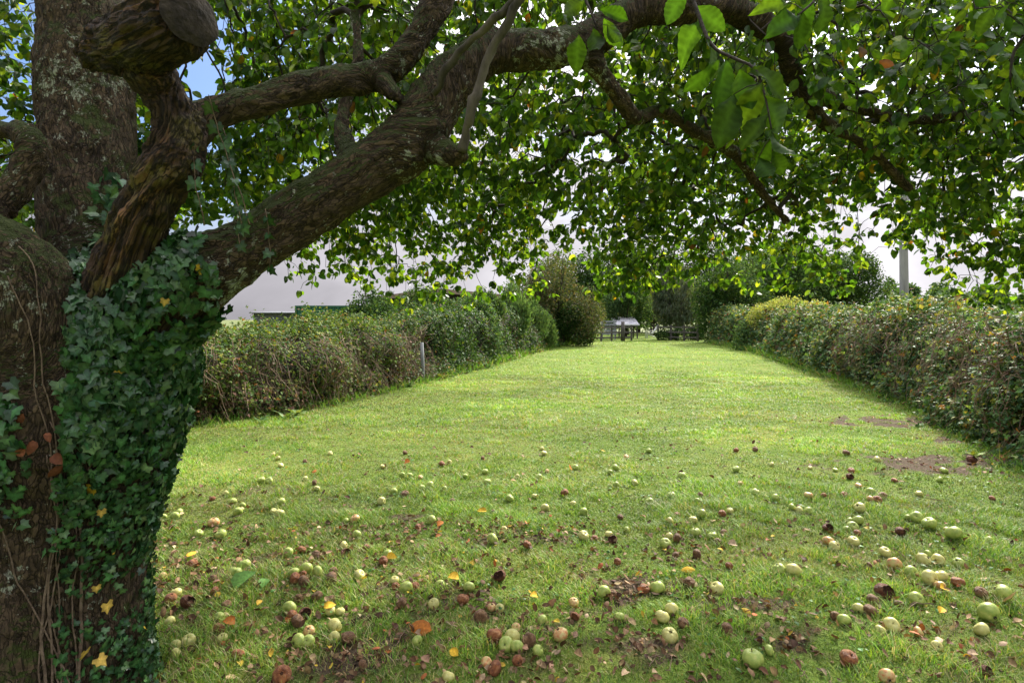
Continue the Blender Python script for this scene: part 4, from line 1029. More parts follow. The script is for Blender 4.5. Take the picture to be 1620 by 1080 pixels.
# right
tree_at('broadleaf_tree', 'large dark green tree where the right hedge begins, beside the willow', 1085, 1215, 403, 548, 37, DK, DW, 22000, 14, 24, 4, 'tree', gr_, leaf=.12)
tree_at('broadleaf_tree', 'tall pale green tree behind, above the golden shrub', 1150, 1300, 378, 500, 44, BG, DW, 18000, 12, 25, 4, 'tree', gr_, leaf=.16)
tree_at('broadleaf_tree', 'rounded dark tree to the left of the wooden pole', 1245, 1400, 392, 500, 40, DK, [3, 4, 2, 2], 18000, 12, 26, 4, 'tree', gr_, leaf=.14)
tree_at('golden_shrub', 'long golden-leaved shrub topping the far right hedge', 1185, 1310, 468, 520, 27, GD, [3, 3, 2], 11000, 10, 27, 1.5, 'shrub', gl_, leaf=.08)
tree_at('hedgerow_shrub', 'green shrub below the golden one on the far right hedge', 1150, 1250, 482, 560, 28.5, BG, DW, 12000, 9, 28, 2, 'shrub', gl_, leaf=.09)
tree_at('hedgerow_shrub', 'bramble mound hiding the foot of the wooden pole', 1370, 1440, 480, 510, 16, BG, DW, 5000, 6, 29, 1.2, 'shrub', gl_, leaf=.07)
tl = ['distant grey-green tree just left of the wooden pole', 'distant grey-green tree just right of the wooden pole', 'distant low tree, second right of the wooden pole', 'distant tree, third right of the wooden pole', 'distant tree farthest to the right edge']
for q, (a, b, t0) in enumerate(((1385, 1440, 440), (1425, 1490, 448), (1475, 1545, 442), (1530, 1600, 452), (1585, 1680, 446))):
    tree_at('distant_tree', tl[q], a, b, t0, 508, 75, BG, DW, 6000, 7, 40 + q, 6, 'tree', gh, leaf=.3, trunk_h=1.5, trunk_r=.2)
tl2 = ['background tree beyond the hawthorn, left of the gap', 'background tree straight behind the gap', 'background tree behind the willow', 'background tree behind the pale green one']
for q, (a, b, t0) in enumerate(((830, 1010, 380), (930, 1090, 375), (1020, 1210, 365), (1140, 1360, 368))):
    tree_at('background_tree', tl2[q], a, b, t0, 520, 66, DK, DW, 16000, 12, 50 + q, 6, 'tree', gr_, leaf=.28, trunk_h=1.5, trunk_r=.2)

# ------------------------------------------------------------------ weeds along the hedge feet
def weed(px, py, label, s=0.16, c=(0.11, 0.2, 0.05), nl=9):
    b = on_ground(px, py); mb = MB(); n_ = nl
    a = rng.random(n_) * 2 * PI; D = np.column_stack([np.cos(a), np.sin(a), 0.5 + 1.2 * rng.random(n_)]); Nn = np.column_stack([-np.cos(a) * .6, -np.sin(a) * .6, np.ones(n_)])
    scatter_leaves(mb, [t_big(.35, .3, .35, 1), t_big(.6, .2, .42, 1)], np.zeros((n_, 3)) + 0.01 * rng.normal(size=(n_, 3)), D, Nn, s * (0.6 + .6 * rng.random(n_)), palette(n_, [c, tuple(v * .75 for v in c)], [1, 1], .1))
    o = mb.build('dock_plant', M['hedge_leaf'], smooth=True); o.location = [float(v) for v in b]
    tag(o, label, 'weed', 'broad-leaved weeds at the hedge feet')
weed(1546, 690, 'upright bright green dock plant at the foot of the right hedge', .2, (0.15, 0.26, 0.05))
weed(1540, 722, 'small yellow-green weed on the bare soil by the right hedge', .1, (0.2, 0.28, 0.05))
weed(470, 658, 'pale broad-leaved weed at the left hedge foot, near the brown stems', .2, (0.16, 0.24, 0.08))
weed(412, 668, 'low weed at the left hedge foot nearest the trunk', .16, (0.10, 0.19, 0.05))
weed(520, 640, 'leafy green clump at the left hedge foot before the fence post', .24, (0.09, 0.17, 0.04), 14)
weed(452, 662, 'light green weed between two others at the left hedge foot', .18, (0.15, 0.25, 0.07))
weed(640, 612, 'green weed right beside the fence post', .22, (0.10, 0.18, 0.04), 12)
weed(700, 600, 'yellowish weed just beyond the fence post', .25, (0.22, 0.24, 0.06), 12)

# ------------------------------------------------------------------ post, pole, container, barn, fences, shelter, chair
b = on_ground(658, 603)
pst = MB(); P = np.array([(0, 0, -0.1), (-.01, 0, .4), (-.03, 0, .95)]); pst.tube(P, [.045, .043, .04], 10)
o = pst.build('fence_post', rough_mat('grey_post_wood', (0.13, 0.14, 0.14), (0.26, 0.27, 0.27), scale=12, bump=.6, bscale=50, stretch=(1, 1, .2)), smooth=True); o.location = (b[0] + .22, b[1] - .30, 0)
tag(o, 'thin grey wooden post leaning in front of the left hedge', 'fence post')

d = 19.0
pl = thing('utility_pole', 'tall weathered grey wooden pole rising behind the right hedge', 'pole', ((1430 - CX) / F * d, d, 0))
M['pole'] = rough_mat('pole_wood', (0.17, 0.17, 0.165), (0.34, 0.34, 0.33), scale=5, bump=.7, bscale=30, stretch=(1, 1, .12))
mb = MB(); z = np.linspace(0, 7.2, 20); mb.tube(np.column_stack([0.015 * np.sin(z), 0 * z, z]) + np.array(pl.location), np.interp(z, [0, 7.2], [.145, .105]), 18); mb.build('shaft', M['pole'], pl, smooth=True)
M['steel'] = rough_mat('galvanised_steel', (.3, .31, .32), (.42, .43, .44), scale=20, rough=.5, metallic=.7)
mb = MB()
for zz in (6.3, 6.9): mb = MB(); mb.tube(np.array([(0, 0, zz), (0, 0, zz + .05)]) + np.array(pl.location), .125, 18); mb.build('band', M['steel'], pl)

# green container behind the left hedge
d = 40.0; x0 = (467 - CX) / F * d
ct = thing('shipping_container', 'green corrugated metal container showing above the left hedge', 'container', (x0 + 3, d + 1.2, 0))
M['green'] = rough_mat('green_painted_steel', (0.014, 0.085, 0.045), (0.03, 0.13, 0.07), scale=2.5, rough=.5, bump=.2, bscale=12)
mb = MB(); n_ = 60; xs = np.linspace(0, 6.06, n_ * 2); yy = np.where((np.arange(n_ * 2) // 2) % 2 == 0, 0, 0.045)
V = np.concatenate([np.column_stack([xs + x0, yy + d, np.full(len(xs), .15)]), np.column_stack([xs + x0, yy + d, np.full(len(xs), 2.35)])])
k = len(xs); mb.add(V, [(i, i + 1, k + i + 1, k + i) for i in range(k - 1)])
mb.box((x0 + 3.03, d + 1.25, 1.25), (6.0, 2.3, 2.15))
mb.build('wall_panel', M['green'], ct)
mb = MB(); mb.box((x0 + 3.03, d + 1.22, 2.41), (6.1, 2.5, .11)); mb.box((x0 + 3.03, d + 1.22, .09), (6.1, 2.5, .14))
for xx in (0.06, 1.55, 3.03, 4.5, 6.0): mb.box((x0 + xx, d - 0.035, 1.25), (.11, .08, 2.2))
mb.build('frame', M['green'], ct)
# grey shed at its left
gs = thing('corrugated_shed', 'grey corrugated shed left of the green container', 'shed', (x0 - 1.6, d + 3, 0))
M['greyst'] = rough_mat('grey_sheet', (0.13, 0.14, 0.145), (0.20, 0.21, 0.215), scale=2, rough=.6, bump=.2)
mb = MB(); xs = np.linspace(-3.4, -0.15, 64); yy = 0.03 * np.cos(np.arange(64) * PI)
V = np.concatenate([np.column_stack([xs + x0, yy + d + 1, np.full(64, 0)]), np.column_stack([xs + x0, yy + d + 1, np.full(64, 1.95)])])
mb.add(V, [(i, i + 1, 64 + i + 1, 64 + i) for i in range(63)]); mb.box((x0 - 1.78, d + 2.6, .97), (3.2, 3, 1.93)); mb.build('wall', M['greyst'], gs)
mb = MB(); mb.box((x0 - 1.78, d + 2.5, 2.02), (3.6, 3.6, .07), tilt=.03); mb.build('roof', M['greyst'], gs)

# low-pitched barn
d = 46.0
bx0, bx1, bxr = (592 - CX) / F * d, (800 - CX) / F * d, (690 - CX) / F * d
barn = thing('barn', 'low-pitched brown barn roof behind the left shrubs', 'barn', ((bx0 + bx1) / 2, d + 5, 0))
zr, ze0, ze1 = H + 49 / F * d, H + 34 / F * d, H + 38 / F * d
M['timber'] = rough_mat('brown_weathered_board', (0.19, 0.13, 0.09), (0.32, 0.24, 0.18), scale=3, bump=.5, bscale=20)
M['roofs'] = rough_mat('fibre_cement_sheet', (0.17, 0.15, 0.14), (0.27, 0.25, 0.23), scale=1.5, bump=.5, bscale=8)
M['dark'] = rough_mat('dark_shade_wall', (0.03, 0.026, 0.022), (0.07, 0.06, 0.05), scale=3, bump=.4)
mb = MB()
mb.add([(bx0 - .3, d - .4, ze0), (bxr, d - .4, zr), (bx1 + .3, d - .4, ze1), (bx0 - .3, d + 10, ze0), (bxr, d + 10, zr), (bx1 + .3, d + 10, ze1),
        (bx0 - .3, d - .4, ze0 - .1), (bxr, d - .4, zr - .1), (bx1 + .3, d - .4, ze1 - .1), (bx0 - .3, d + 10, ze0 - .1), (bxr, d + 10, zr - .1), (bx1 + .3, d + 10, ze1 - .1)],
       [(0, 1, 4, 3), (1, 2, 5, 4), (6, 9, 10, 7), (7, 10, 11, 8), (0, 6, 7, 1), (1, 7, 8, 2), (3, 4, 10, 9), (4, 5, 11, 10), (0, 3, 9, 6), (2, 8, 11, 5)])
mb.build('roof', M['roofs'], barn)
mb = MB()
mb.add([(bx0 - .3, d - .45, ze0 - .02), (bxr, d - .45, zr - .02), (bx1 + .3, d - .45, ze1 - .02), (bx0 - .3, d - .45, ze0 - .34), (bxr, d - .45, zr - .34), (bx1 + .3, d - .45, ze1 - .34),
        (bx0 - .3, d - .41, ze0 - .02), (bxr, d - .41, zr - .02), (bx1 + .3, d - .41, ze1 - .02), (bx0 - .3, d - .41, ze0 - .34), (bxr, d - .41, zr - .34), (bx1 + .3, d - .41, ze1 - .34)],
       [(0, 3, 4, 1), (1, 4, 5, 2), (6, 7, 10, 9), (7, 8, 11, 10), (3, 9, 10, 4), (4, 10, 11, 5), (0, 1, 7, 6), (1, 2, 8, 7)])
mb.build('fascia', M['timber'], barn)
mb = MB(); a_, b_2 = bx0 + .1, bx1 - .1; mb.add([(a_, d + .3, 0), (b_2, d + .3, 0), (b_2, d + .3, ze1 - .12), (bxr, d + .3, zr - .14), (a_, d + .3, ze0 - .12), (a_, d + 9, 0), (b_2, d + 9, 0), (b_2, d + 9, ze1 - .12), (bxr, d + 9, zr - .14), (a_, d + 9, ze0 - .12)], [(0, 1, 2, 4), (1, 6, 7, 2), (5, 0, 4, 9), (6, 5, 9, 7)], [(2, 3, 4), (7, 9, 8)]); mb.build('wall', M['dark'], barn)  # dark face painted in place of the shaded open front
mb = MB()
for q in range(5): mb = MB(); mb.box((bx0 + .2 + (bx1 - bx0 - .4) * q / 4, d - .1, 1.5), (.16, .16, 3.0)); mb.build('post', M['timber'], barn)

# fences at the end of the lawn
def rail_fence(label, x0, x1, d0, d1, posts, h=1.05):
    root = thing('rail_fence', label, 'fence', ((x0 + x1) / 2, (d0 + d1) / 2, 0), 'rail fences at the end of the lawn')
    for q in range(posts):
        t = q / (posts - 1); mb = MB(); mb.box((x0 + (x1 - x0) * t, d0 + (d1 - d0) * t, h / 2), (.12, .12, h + .1)); mb.build('post', M['fence_wood'], root)
    rz = math.atan2(d1 - d0, x1 - x0); L_ = math.hypot(x1 - x0, d1 - d0)
    for z in (.25, .6, .95):
        mb = MB(); mb.box(((x0 + x1) / 2, (d0 + d1) / 2 - .09, z), (L_, .04, .1), rz=rz); mb.build('rail', M['fence_wood'], root)
f = lambda px, d: (px - CX) / F * d
rail_fence('dark wooden rail fence left of the gap at the lawn end', f(934, 38), f(999, 40.5), 38, 40.5, 5)
rail_fence('dark rail fence overgrown with ivy right of the gap', f(1041, 41), f(1104, 39), 41, 39, 4)
mb = MB(); x = f(984, 40)
mb.tube(np.array([(x, 39.7, 0), (x + .01, 39.7, .8), (x, 39.7, 1.35)]), [.15, .14, .12], 10); o = mb.build('gate_post', M['fence_wood'], smooth=True)
tag(o, 'thick dark gatepost standing at the left rail fence', 'gate post')
leaf_tree('overgrowth', 'low ivy overgrowth covering the right rail fence', 'shrub', (f(1072, 40.6), 40.6), [(-.9, 0, .35, .7, .3, .5), (0, 0, .4, .7, .3, .5), (.9, 0, .38, .7, .3, .55), (1.8, .1, .5, .8, .4, .7)], DK, DW, 5000, leaf=.09, trunk_h=.1, trunk_r=.03, seed=61)
# hurdle panels behind the left fence
hp = thing('slatted_hurdle', 'grey slatted hurdle leaning behind the left rail fence', 'hurdle', (f(962, 42), 42, 0))
M['greywood'] = rough_mat('silvered_board', (.16, .17, .19), (.28, .3, .33), scale=6, bump=.4)
for q in range(5):
    mb = MB(); mb.box((f(963, 42), 42, .45 + .22 * q), (1.15, .03, .15)); mb.build('slat', M['greywood'], hp)
for xx in (953, 973): mb = MB(); mb.box((f(xx, 42), 42.05, .65), (.07, .06, 1.4)); mb.build('upright', M['greywood'], hp)
# small shelter with a white roof
sh = thing('garden_shelter', 'small open shelter with bright white roof behind the gap', 'shelter', (f(992, 44.5), 44.5, 0))
M['white'] = rough_mat('white_roof_sheet', (.62, .62, .68), (.8, .8, .84), scale=3, rough=.4, bump=.1)
mb = MB(); mb.box((f(990, 44.5), 45, 1.38), (1.9, 1.9, .05), tilt=.30); mb.box((f(990, 44.5), 44.04, 1.08), (1.96, .04, .10)); mb.build('roof', M['white'], sh)
mb = MB()
for xx in (-.85, -.3, .85):
    for yy in (-.7, .7): mb = MB(); mb.box((f(990, 44.5) + xx, 45 + yy, .66 + .15 * yy), (.09, .09, 1.34 + .3 * yy)); mb.build('post', M['fence_wood'], sh)
for zz in (.95, .5): mb = MB(); mb.box((f(990, 44.5) + .27, 44.3, zz), (1.1, .04, .09)); mb.build('rail', M['fence_wood'], sh)
# white garden chair
cxh = f(1030, 46); ch = thing('garden_chair', 'white reclining garden chair on the grass beyond the gap', 'chair', (cxh, 46, 0))
M['wpaint'] = rough_mat('white_garden_paint', (.62, .62, .62), (.78, .78, .78), scale=8, rough=.5, bump=.1)
mb = MB()
for q in range(5): mb.box((cxh + .28 + q * .0, 45.8 + q * .1, .78), (.06, .08, 1.0), rz=0)
V0 = []
mb = MB()
for q in range(5):
    yq = 45.78 + q * .11
    mb.tube(np.array([(cxh + .08, yq, .36), (cxh + .38, yq, .7), (cxh + .58, yq, 1.0 + .04 * (2 - abs(q - 2)))]), .04, 6)
mb.build('backrest', M['wpaint'], ch)
mb = MB()
for q in range(5): mb.box((cxh + .1 - q * .11, 46, .36 + q * .03), (.09, .55, .025))
mb.build('seat', M['wpaint'], ch)
for sx_, sy_ in ((-.38, -.28), (-.38, .28)):
    mb = MB(); mb.box((cxh + sx_, 46 + sy_, .27), (.08, .03, .56)); mb.build('leg', M['wpaint'], ch)
for sy_ in (-.28, .28):
    mb = MB(); mb.tube(np.array([(cxh - .36, 46 + sy_, .36), (cxh + .3, 46 + sy_, .05)]), .035, 5); mb.build('leg', M['wpaint'], ch)
    mb = MB(); mb.box((cxh - .05, 46 + sy_, .58), (.8, .11, .025)); mb.build('armrest', M['wpaint'], ch)

# ------------------------------------------------------------------ windfall apples
# (column, row, width) in thirds of the photo's lower part; kind: G green, Y yellow, P blushed, B brown, R russet, H hollowed
A1 = """801 48 24 Y,687 83 20 B,578 98 26 Y,565 62 24 Y,545 45 20 Y,688 170 26 Y,730 188 28 B,490 180 32 G,525 182 32 G,333 230 22 Y,270 251 22 R,363 262 32 G,407 283 22 G,120 306 36 G,100 324 40 G,50 330 26 G,578 270 42 G,545 306 30 Y,572 316 42 Y,274 345 50 P,207 392 38 G,306 398 48 G,1086 220 34 G,1125 150 26 G,1158 150 28 G,1207 157 24 P,1252 197 40 G,1214 207 30 G,1032 264 42 Y,1035 115 22 Y,1256 345 46 G,870 348 30 G,912 342 42 P,918 403 42 G,742 408 38 B,610 490 46 G,672 477 40 R,734 498 42 B,868 486 50 H,1058 497 54 G,412 554 54 G,370 593 58 G,274 625 46 B,103 680 50 Y,80 705 52 R,153 724 68 H,45 608 40 P,326 748 54 B,278 685 24 R,405 745 50 H,634 596 50 G,691 572 56 G,742 585 50 G,815 577 46 B,805 612 60 B,676 604 40 R,930 590 54 Y,1090 604 40 Y,1142 638 60 G,1095 634 30 R,739 690 54 B,656 710 44 B,1121 708 54 B,615 750 64 G,684 768 60 H,650 805 62 B,820 815 68 Y,703 845 52 P,880 870 66 B,655 890 66 G,77 808 48 Y,160 898 60 Y,313 880 48 Y,103 922 40 Y,100 960 46 Y,579 1047 84 R,947 998 44 B,800 752 44 Y,845 752 34 Y,1295 620 44 G"""
A2 = """448 26 22 Y,929 29 26 G,827 60 24 P,32 88 22 Y,190 125 30 G,101 150 28 G,201 178 34 G,435 158 38 G,780 116 34 G,1078 144 38 G,8 216 24 G,302 250 38 G,1031 230 38 G,932 260 36 G,1148 265 30 G,1161 233 28 B,635 305 38 G,1168 327 42 G,1260 322 36 R,1295 312 30 Y,828 390 32 G,226 440 52 G,635 418 50 Y,685 423 30 R,767 430 44 H,380 470 40 R,1004 453 52 G,1057 435 44 B,1020 422 36 Y,1141 404 46 G,1216 418 42 G,1240 447 36 B,1267 408 32 R,1146 510 46 B,1050 512 32 B,1290 565 30 R,257 597 58 H,118 636 52 G,910 652 50 R,968 645 66 G,1116 636 54 B,1238 664 64 Y,597 780 42 R,991 776 66 Y,1033 750 62 Y,1085 812 54 B,1026 860 74 Y,1280 838 62 B,232 882 72 R,312 893 74 Y,390 915 70 B,335 942 64 G,338 1000 52 R,236 1035 70 R,197 1010 34 P,25 1065 58 Y,220 735 38 P,258 745 38 Y,765 683 34 B"""
A3 = """101 33 26 B,15 35 26 R,512 52 32 B,652 80 32 Y,176 103 24 Y,347 107 18 Y,15 120 32 G,534 120 30 R,528 147 34 H,566 188 30 P,728 163 28 R,1080 78 44 H,953 122 34 G,32 186 22 P,105 220 38 G,194 250 40 G,342 236 38 P,409 241 22 R,503 232 32 R,624 213 42 G,677 235 38 B,652 256 42 R,622 254 34 P,573 285 50 Y,269 283 36 G,301 295 38 Y,343 299 36 G,567 340 50 G,527 340 30 G,542 370 50 G,515 377 36 G,561 398 34 R,430 380 48 H,546 437 50 Y,433 445 52 P,461 470 48 Y,790 335 34 G,833 338 54 G,890 367 60 G,760 388 50 H,963 400 24 Y,1002 419 70 G,688 482 50 Y,732 547 64 P,865 520 62 Y,928 520 56 Y,1020 540 50 G,893 622 74 Y,942 615 56 Y,935 655 50 P,1018 644 56 R,1125 690 56 B,1220 694 78 G,1163 778 88 G,638 702 62 B,690 675 84 H,210 574 56 G,275 577 68 Y,95 980 92 G,527 977 76 R,700 1068 70 P,1078 993 50 B,1168 245 28 R,1145 1055 50 H"""
AP = []
for txt, ox in ((A1, 240), (A2, 700), (A3, 1160)):
    for it in txt.split(','):
        a, b_, c, k = it.split(); s = 460 / 1307.0
        AP.append((ox + float(a) * s, 700 + float(b_) * s, float(c) * s, k))

ra = np.random.default_rng(77)
while len(AP) < 275:
    yy_ = 715 + 330 * ra.random(); xx_ = (290 + 700 * ra.random()) if ra.random() < .6 else (900 + 700 * ra.random())
    d_ = F * H / (yy_ - HOR)
    if min(math.hypot(xx_ - a[0], (yy_ - a[1]) * 1.6) for a in AP) < 13 or xx_ < 270: continue
    AP.append((xx_, yy_, F / d_ * ra.uniform(.045, .075), str(ra.choice(list('GYBBRR' if xx_ < 720 else 'GGYYPBR')))))

def apple_mat(name, stops, bump=0.15, rough=.38, scale=3.5):
    m, t, p = new_mat(name)
    nn, ll = t.nodes.new, t.links.new
    tcn = nn('ShaderNodeTexCoord'); oi = nn('ShaderNodeObjectInfo')
    ad = nn('ShaderNodeVectorMath'); ad.operation = 'ADD'; ll(tcn.outputs['Object'], ad.inputs[0])
    sc_ = nn('ShaderNodeVectorMath'); sc_.operation = 'SCALE'; sc_.inputs[0].default_value = (9, 17, 5); ll(oi.outputs['Random'], sc_.inputs['Scale']); ll(sc_.outputs[0], ad.inputs[1])
    n1 = nn('ShaderNodeTexNoise'); n1.inputs['Scale'].default_value = scale * .55; n1.inputs['Detail'].default_value = 5; ll(ad.outputs[0], n1.inputs['Vector'])
    n2 = nn('ShaderNodeTexNoise'); n2.inputs['Scale'].default_value = 14; n2.inputs['Detail'].default_value = 5; ll(ad.outputs[0], n2.inputs['Vector'])
    r = nn('ShaderNodeValToRGB'); el = r.color_ramp.elements
    el[0].position = stops[0][0]; el[0].color = (*stops[0][1], 1); el[1].position = stops[-1][0]; el[1].color = (*stops[-1][1], 1)
    for s, c in stops[1:-1]: e = el.new(s); e.color = (*c, 1)
    ll(n1.outputs['Fac'], r.inputs[0])
    mr = nn('ShaderNodeMapRange'); mr.inputs[3].default_value = .8; mr.inputs[4].default_value = 1.2; ll(n2.outputs['Fac'], mr.inputs[0])
    mu = nn('ShaderNodeVectorMath'); mu.operation = 'SCALE'; ll(r.outputs[0], mu.inputs[0]); ll(mr.outputs[0], mu.inputs['Scale'])
    ll(mu.outputs[0], p.inputs['Base Color'])
    b = nn('ShaderNodeBump'); b.inputs['Strength'].default_value = bump; b.inputs['Distance'].default_value = .1; ll(n2.outputs['Fac'], b.inputs['Height']); ll(b.outputs[0], p.inputs['Normal'])
    setp(p, Roughness=rough); p.inputs['Specular IOR Level'].default_value = .35
    return m
AM = {
 'G': apple_mat('green_apple_skin', [(.25, (.22, .12, .03)), (.33, (.26, .36, .07)), (.55, (.37, .45, .10)), (.75, (.52, .52, .15))]),
 'Y': apple_mat('yellow_apple_skin', [(.22, (.25, .11, .04)), (.34, (.48, .44, .13)), (.55, (.54, .53, .18)), (.75, (.60, .57, .26))]),
 'P': apple_mat('blushed_apple_skin', [(.35, (.50, .20, .07)), (.5, (.56, .36, .15)), (.68, (.50, .47, .16))]),
 'B': apple_mat('brown_rotten_skin', [(.3, (.10, .05, .022)), (.5, (.23, .12, .055)), (.7, (.36, .22, .11))], .6, .55),
 'R': apple_mat('russet_rotten_skin', [(.3, (.14, .045, .018)), (.5, (.29, .105, .04)), (.7, (.44, .21, .08))], .5, .45),
 'H': apple_mat('hollow_rotten_skin', [(.3, (.12, .035, .02)), (.5, (.27, .09, .04)), (.7, (.38, .19, .09))], .9, .6),
}
AM['F'] = apple_mat('brown_rotten_flesh', [(.3, (.05, .02, .012)), (.6, (.20, .075, .035)), (.75, (.33, .17, .08))], 1.0, .7, 8)

def apple_mesh(name, mat, seed, wrinkle=0.0, cavity=False):
    """unit-radius apple: shoulders and a dimple at each end"""
    nu, nv = 28, 20; V = []
    for j in range(nv + 1):
        ph = PI * j / nv
        for i in range(nu):
            th = 2 * PI * i / nu
            r = 1 - 0.10 * math.cos(ph) * -1 * 0.6 - 0.30 * math.exp(-(ph / .36) ** 2) - 0.22 * math.exp(-((PI - ph) / .32) ** 2)
            r *= 1 + 0.035 * math.cos(5 * th) * (math.sin(ph / 2) ** 4 + .2)
            V.append((r * math.sin(ph) * math.cos(th) * 1.05, r * math.sin(ph) * math.sin(th) * 1.05, r * math.cos(ph) * .93))
    V = np.array(V)
    V *= (1 + 0.06 * fbm(V * 1.1 + seed * 7, 2, seed))[:, None]
    if wrinkle: V *= (1 - wrinkle * np.abs(fbm(V * [3.5, 3.5, 1.6] + seed, 3, seed + 2)) - wrinkle * .5 * np.clip(fbm(V * 1.2 + 3, 2, seed + 4), 0, 1))[:, None]
    i = np.arange(nv)[:, None] * nu + np.arange(nu)[None, :]; i2 = np.arange(nv)[:, None] * nu + (np.arange(nu)[None, :] + 1) % nu
    Q = np.stack([i, i + nu, i2 + nu, i2], -1).reshape(-1, 4)
    me_o = None
    if cavity:                                        # eaten away on one upper side; ragged rim, scooped flesh inside
        ax_ = unit(np.array([0.5, -0.55, 0.75])); cosd = unit(V) @ ax_
        thr = 0.62 + 0.13 * fbm(V * 2.5, 3, seed + 6)
        fcos = cosd[Q].mean(1) - thr[Q].mean(1)
        shell = Q[fcos < 0]; inner = Q[fcos > -0.16]
        Vi = V * .9; k = np.clip((cosd - thr + .12) / .35, 0, 1)
        Vi = Vi * (1 - .95 * k * .55)[:, None] - ax_ * (k * .30)[:, None] + 0.05 * fbm(V * 5, 2, seed)[:, None] * k[:, None]
        a = mesh_obj(name, V, [shell], mat, smooth=True); b = mesh_obj('flesh', Vi, [inner], AM['F'], smooth=True)
        out = (a.data, b.data)
        for o in (a, b): bpy.data.objects.remove(o, do_unlink=True)
        return out
    o = mesh_obj(name, V, [Q], mat, smooth=True); me = o.data; bpy.data.objects.remove(o, do_unlink=True)
    return (me, None)

mb = MB(); mb.tube(np.array([(0, 0, .55), (.03, 0, .8), (.1, .02, 1.02)]), [.05, .04, .06], 6); _o = mb.build('stalk', M['twig']); STALK = _o.data; bpy.data.objects.remove(_o, do_unlink=True)
mb = MB()
for q in range(5):
    a = q / 5 * 2 * PI; mb.tube(np.array([(.08 * math.cos(a), .08 * math.sin(a), -.66), (.15 * math.cos(a), .15 * math.sin(a), -.80), (.10 * math.cos(a), .10 * math.sin(a), -.9)]), [.05, .05, .015], 5)
_o = mb.build('calyx', M['twig']); CALYX = _o.data; bpy.data.objects.remove(_o, do_unlink=True)
MESH = {'G': [apple_mesh('green_apple', AM['G'], s) for s in (1, 2, 3, 4)], 'Y': [apple_mesh('yellow_apple', AM['Y'], s) for s in (5, 6, 7)],
        'P': [apple_mesh('blushed_apple', AM['P'], s) for s in (8, 9)], 'B': [apple_mesh('brown_apple', AM['B'], s, .16) for s in (10, 11, 12)],
        'R': [apple_mesh('russet_apple', AM['R'], s, .12) for s in (13, 14, 15)], 'H': [apple_mesh('hollow_apple', AM['H'], s, .1, True) for s in (16, 17, 18)]}
NAMES = {'G': ('green_apple', 'pale green windfall apple'), 'Y': ('yellow_apple', 'creamy yellow windfall apple'), 'P': ('blushed_apple', 'pink-blushed windfall apple'),
         'B': ('brown_apple', 'dull brown rotten apple'), 'R': ('russet_apple', 'reddish-brown rotten apple'), 'H': ('hollow_apple', 'hollowed-out rotten apple')}
PLUR = {'G': 'pale green', 'Y': 'creamy yellow', 'P': 'pink-blushed', 'B': 'dull brown', 'R': 'reddish-brown', 'H': 'hollowed-out'}
ORD = ['leftmost', 'second', 'third', 'fourth', 'fifth', 'sixth', 'seventh', 'eighth', 'ninth', 'tenth', 'eleventh', 'twelfth', 'thirteenth', 'fourteenth']
NUM = ['', 'one', 'two', 'three', 'four', 'five', 'six', 'seven', 'eight', 'nine', 'ten', 'eleven', 'twelve', 'thirteen', 'fourteen', 'fifteen']
colz = [(480, 'beside the ivy trunk'), (720, 'left of centre'), (960, 'at the centre'), (1200, 'right of centre'), (1430, 'towards the right hedge'), (9999, 'at the right edge')]
rowz = [(745, 'far out on the lawn'), (800, 'on the sunny lawn'), (860, 'in the middle grass'), (925, 'in the nearer grass'), (1000, 'in the near grass'), (9999, 'at the bottom edge')]
cell = {}
for q, (px, py, w, k) in enumerate(AP):
    c = next(i for i, (v, _) in enumerate(colz) if px < v); r = next(i for i, (v, _) in enumerate(rowz) if py < v)
    cell.setdefault((c, r, k), []).append(q)
LAB = {}
for (c, r, k), qs in cell.items():
    qs = sorted(qs, key=lambda q: AP[q][0]); n_ = len(qs)
    for i, q in enumerate(qs):
        where = f'{rowz[r][1]}, {colz[c][1]}'
        if n_ == 1: LAB[q] = f'{NAMES[k][1]} {where}'
        else:
            first = 'leftmost' if i == 0 else ('rightmost' if i == n_ - 1 else ORD[i])
            LAB[q] = f'{first} of {NUM[n_]} {PLUR[k]} apples {where}'
def put_apple(q, px, py, w, k):
    base = on_ground(px, py + w * .42); d = base[1]
    r = np.clip(w * d / F / 2, .024, .052) * .96
    me, fl = MESH[k][rng.integers(0, len(MESH[k]))]
    o = bpy.data.objects.new(NAMES[k][0], me); link(o)
    o.location = (float(base[0]), float(base[1] + r * .4), float(r * rng.uniform(.55, .85) + ground_z(base[None, :2])[0]))
    o.scale = (r, r, r * rng.uniform(.9, 1.0))
    if k == 'H': o.rotation_euler = (rng.normal() * .25, rng.normal() * .25, rng.normal() * .5)
    else:
        o.rotation_euler = (rng.normal() * .8 + (PI if rng.random() < .3 else 0), rng.normal() * .7, rng.random() * 6.28)
    tag(o, LAB[q], 'apple', 'windfall apples in the grass')
    if fl is not None:
        c = bpy.data.objects.new('flesh', fl); link(c, o)
    if w > 13 and k in 'GYPR':
        c = bpy.data.objects.new('stalk', STALK); link(c, o)
        c = bpy.data.objects.new('calyx', CALYX); link(c, o)
for q, (px, py, w, k) in enumerate(AP): put_apple(q, px, py, w, k)

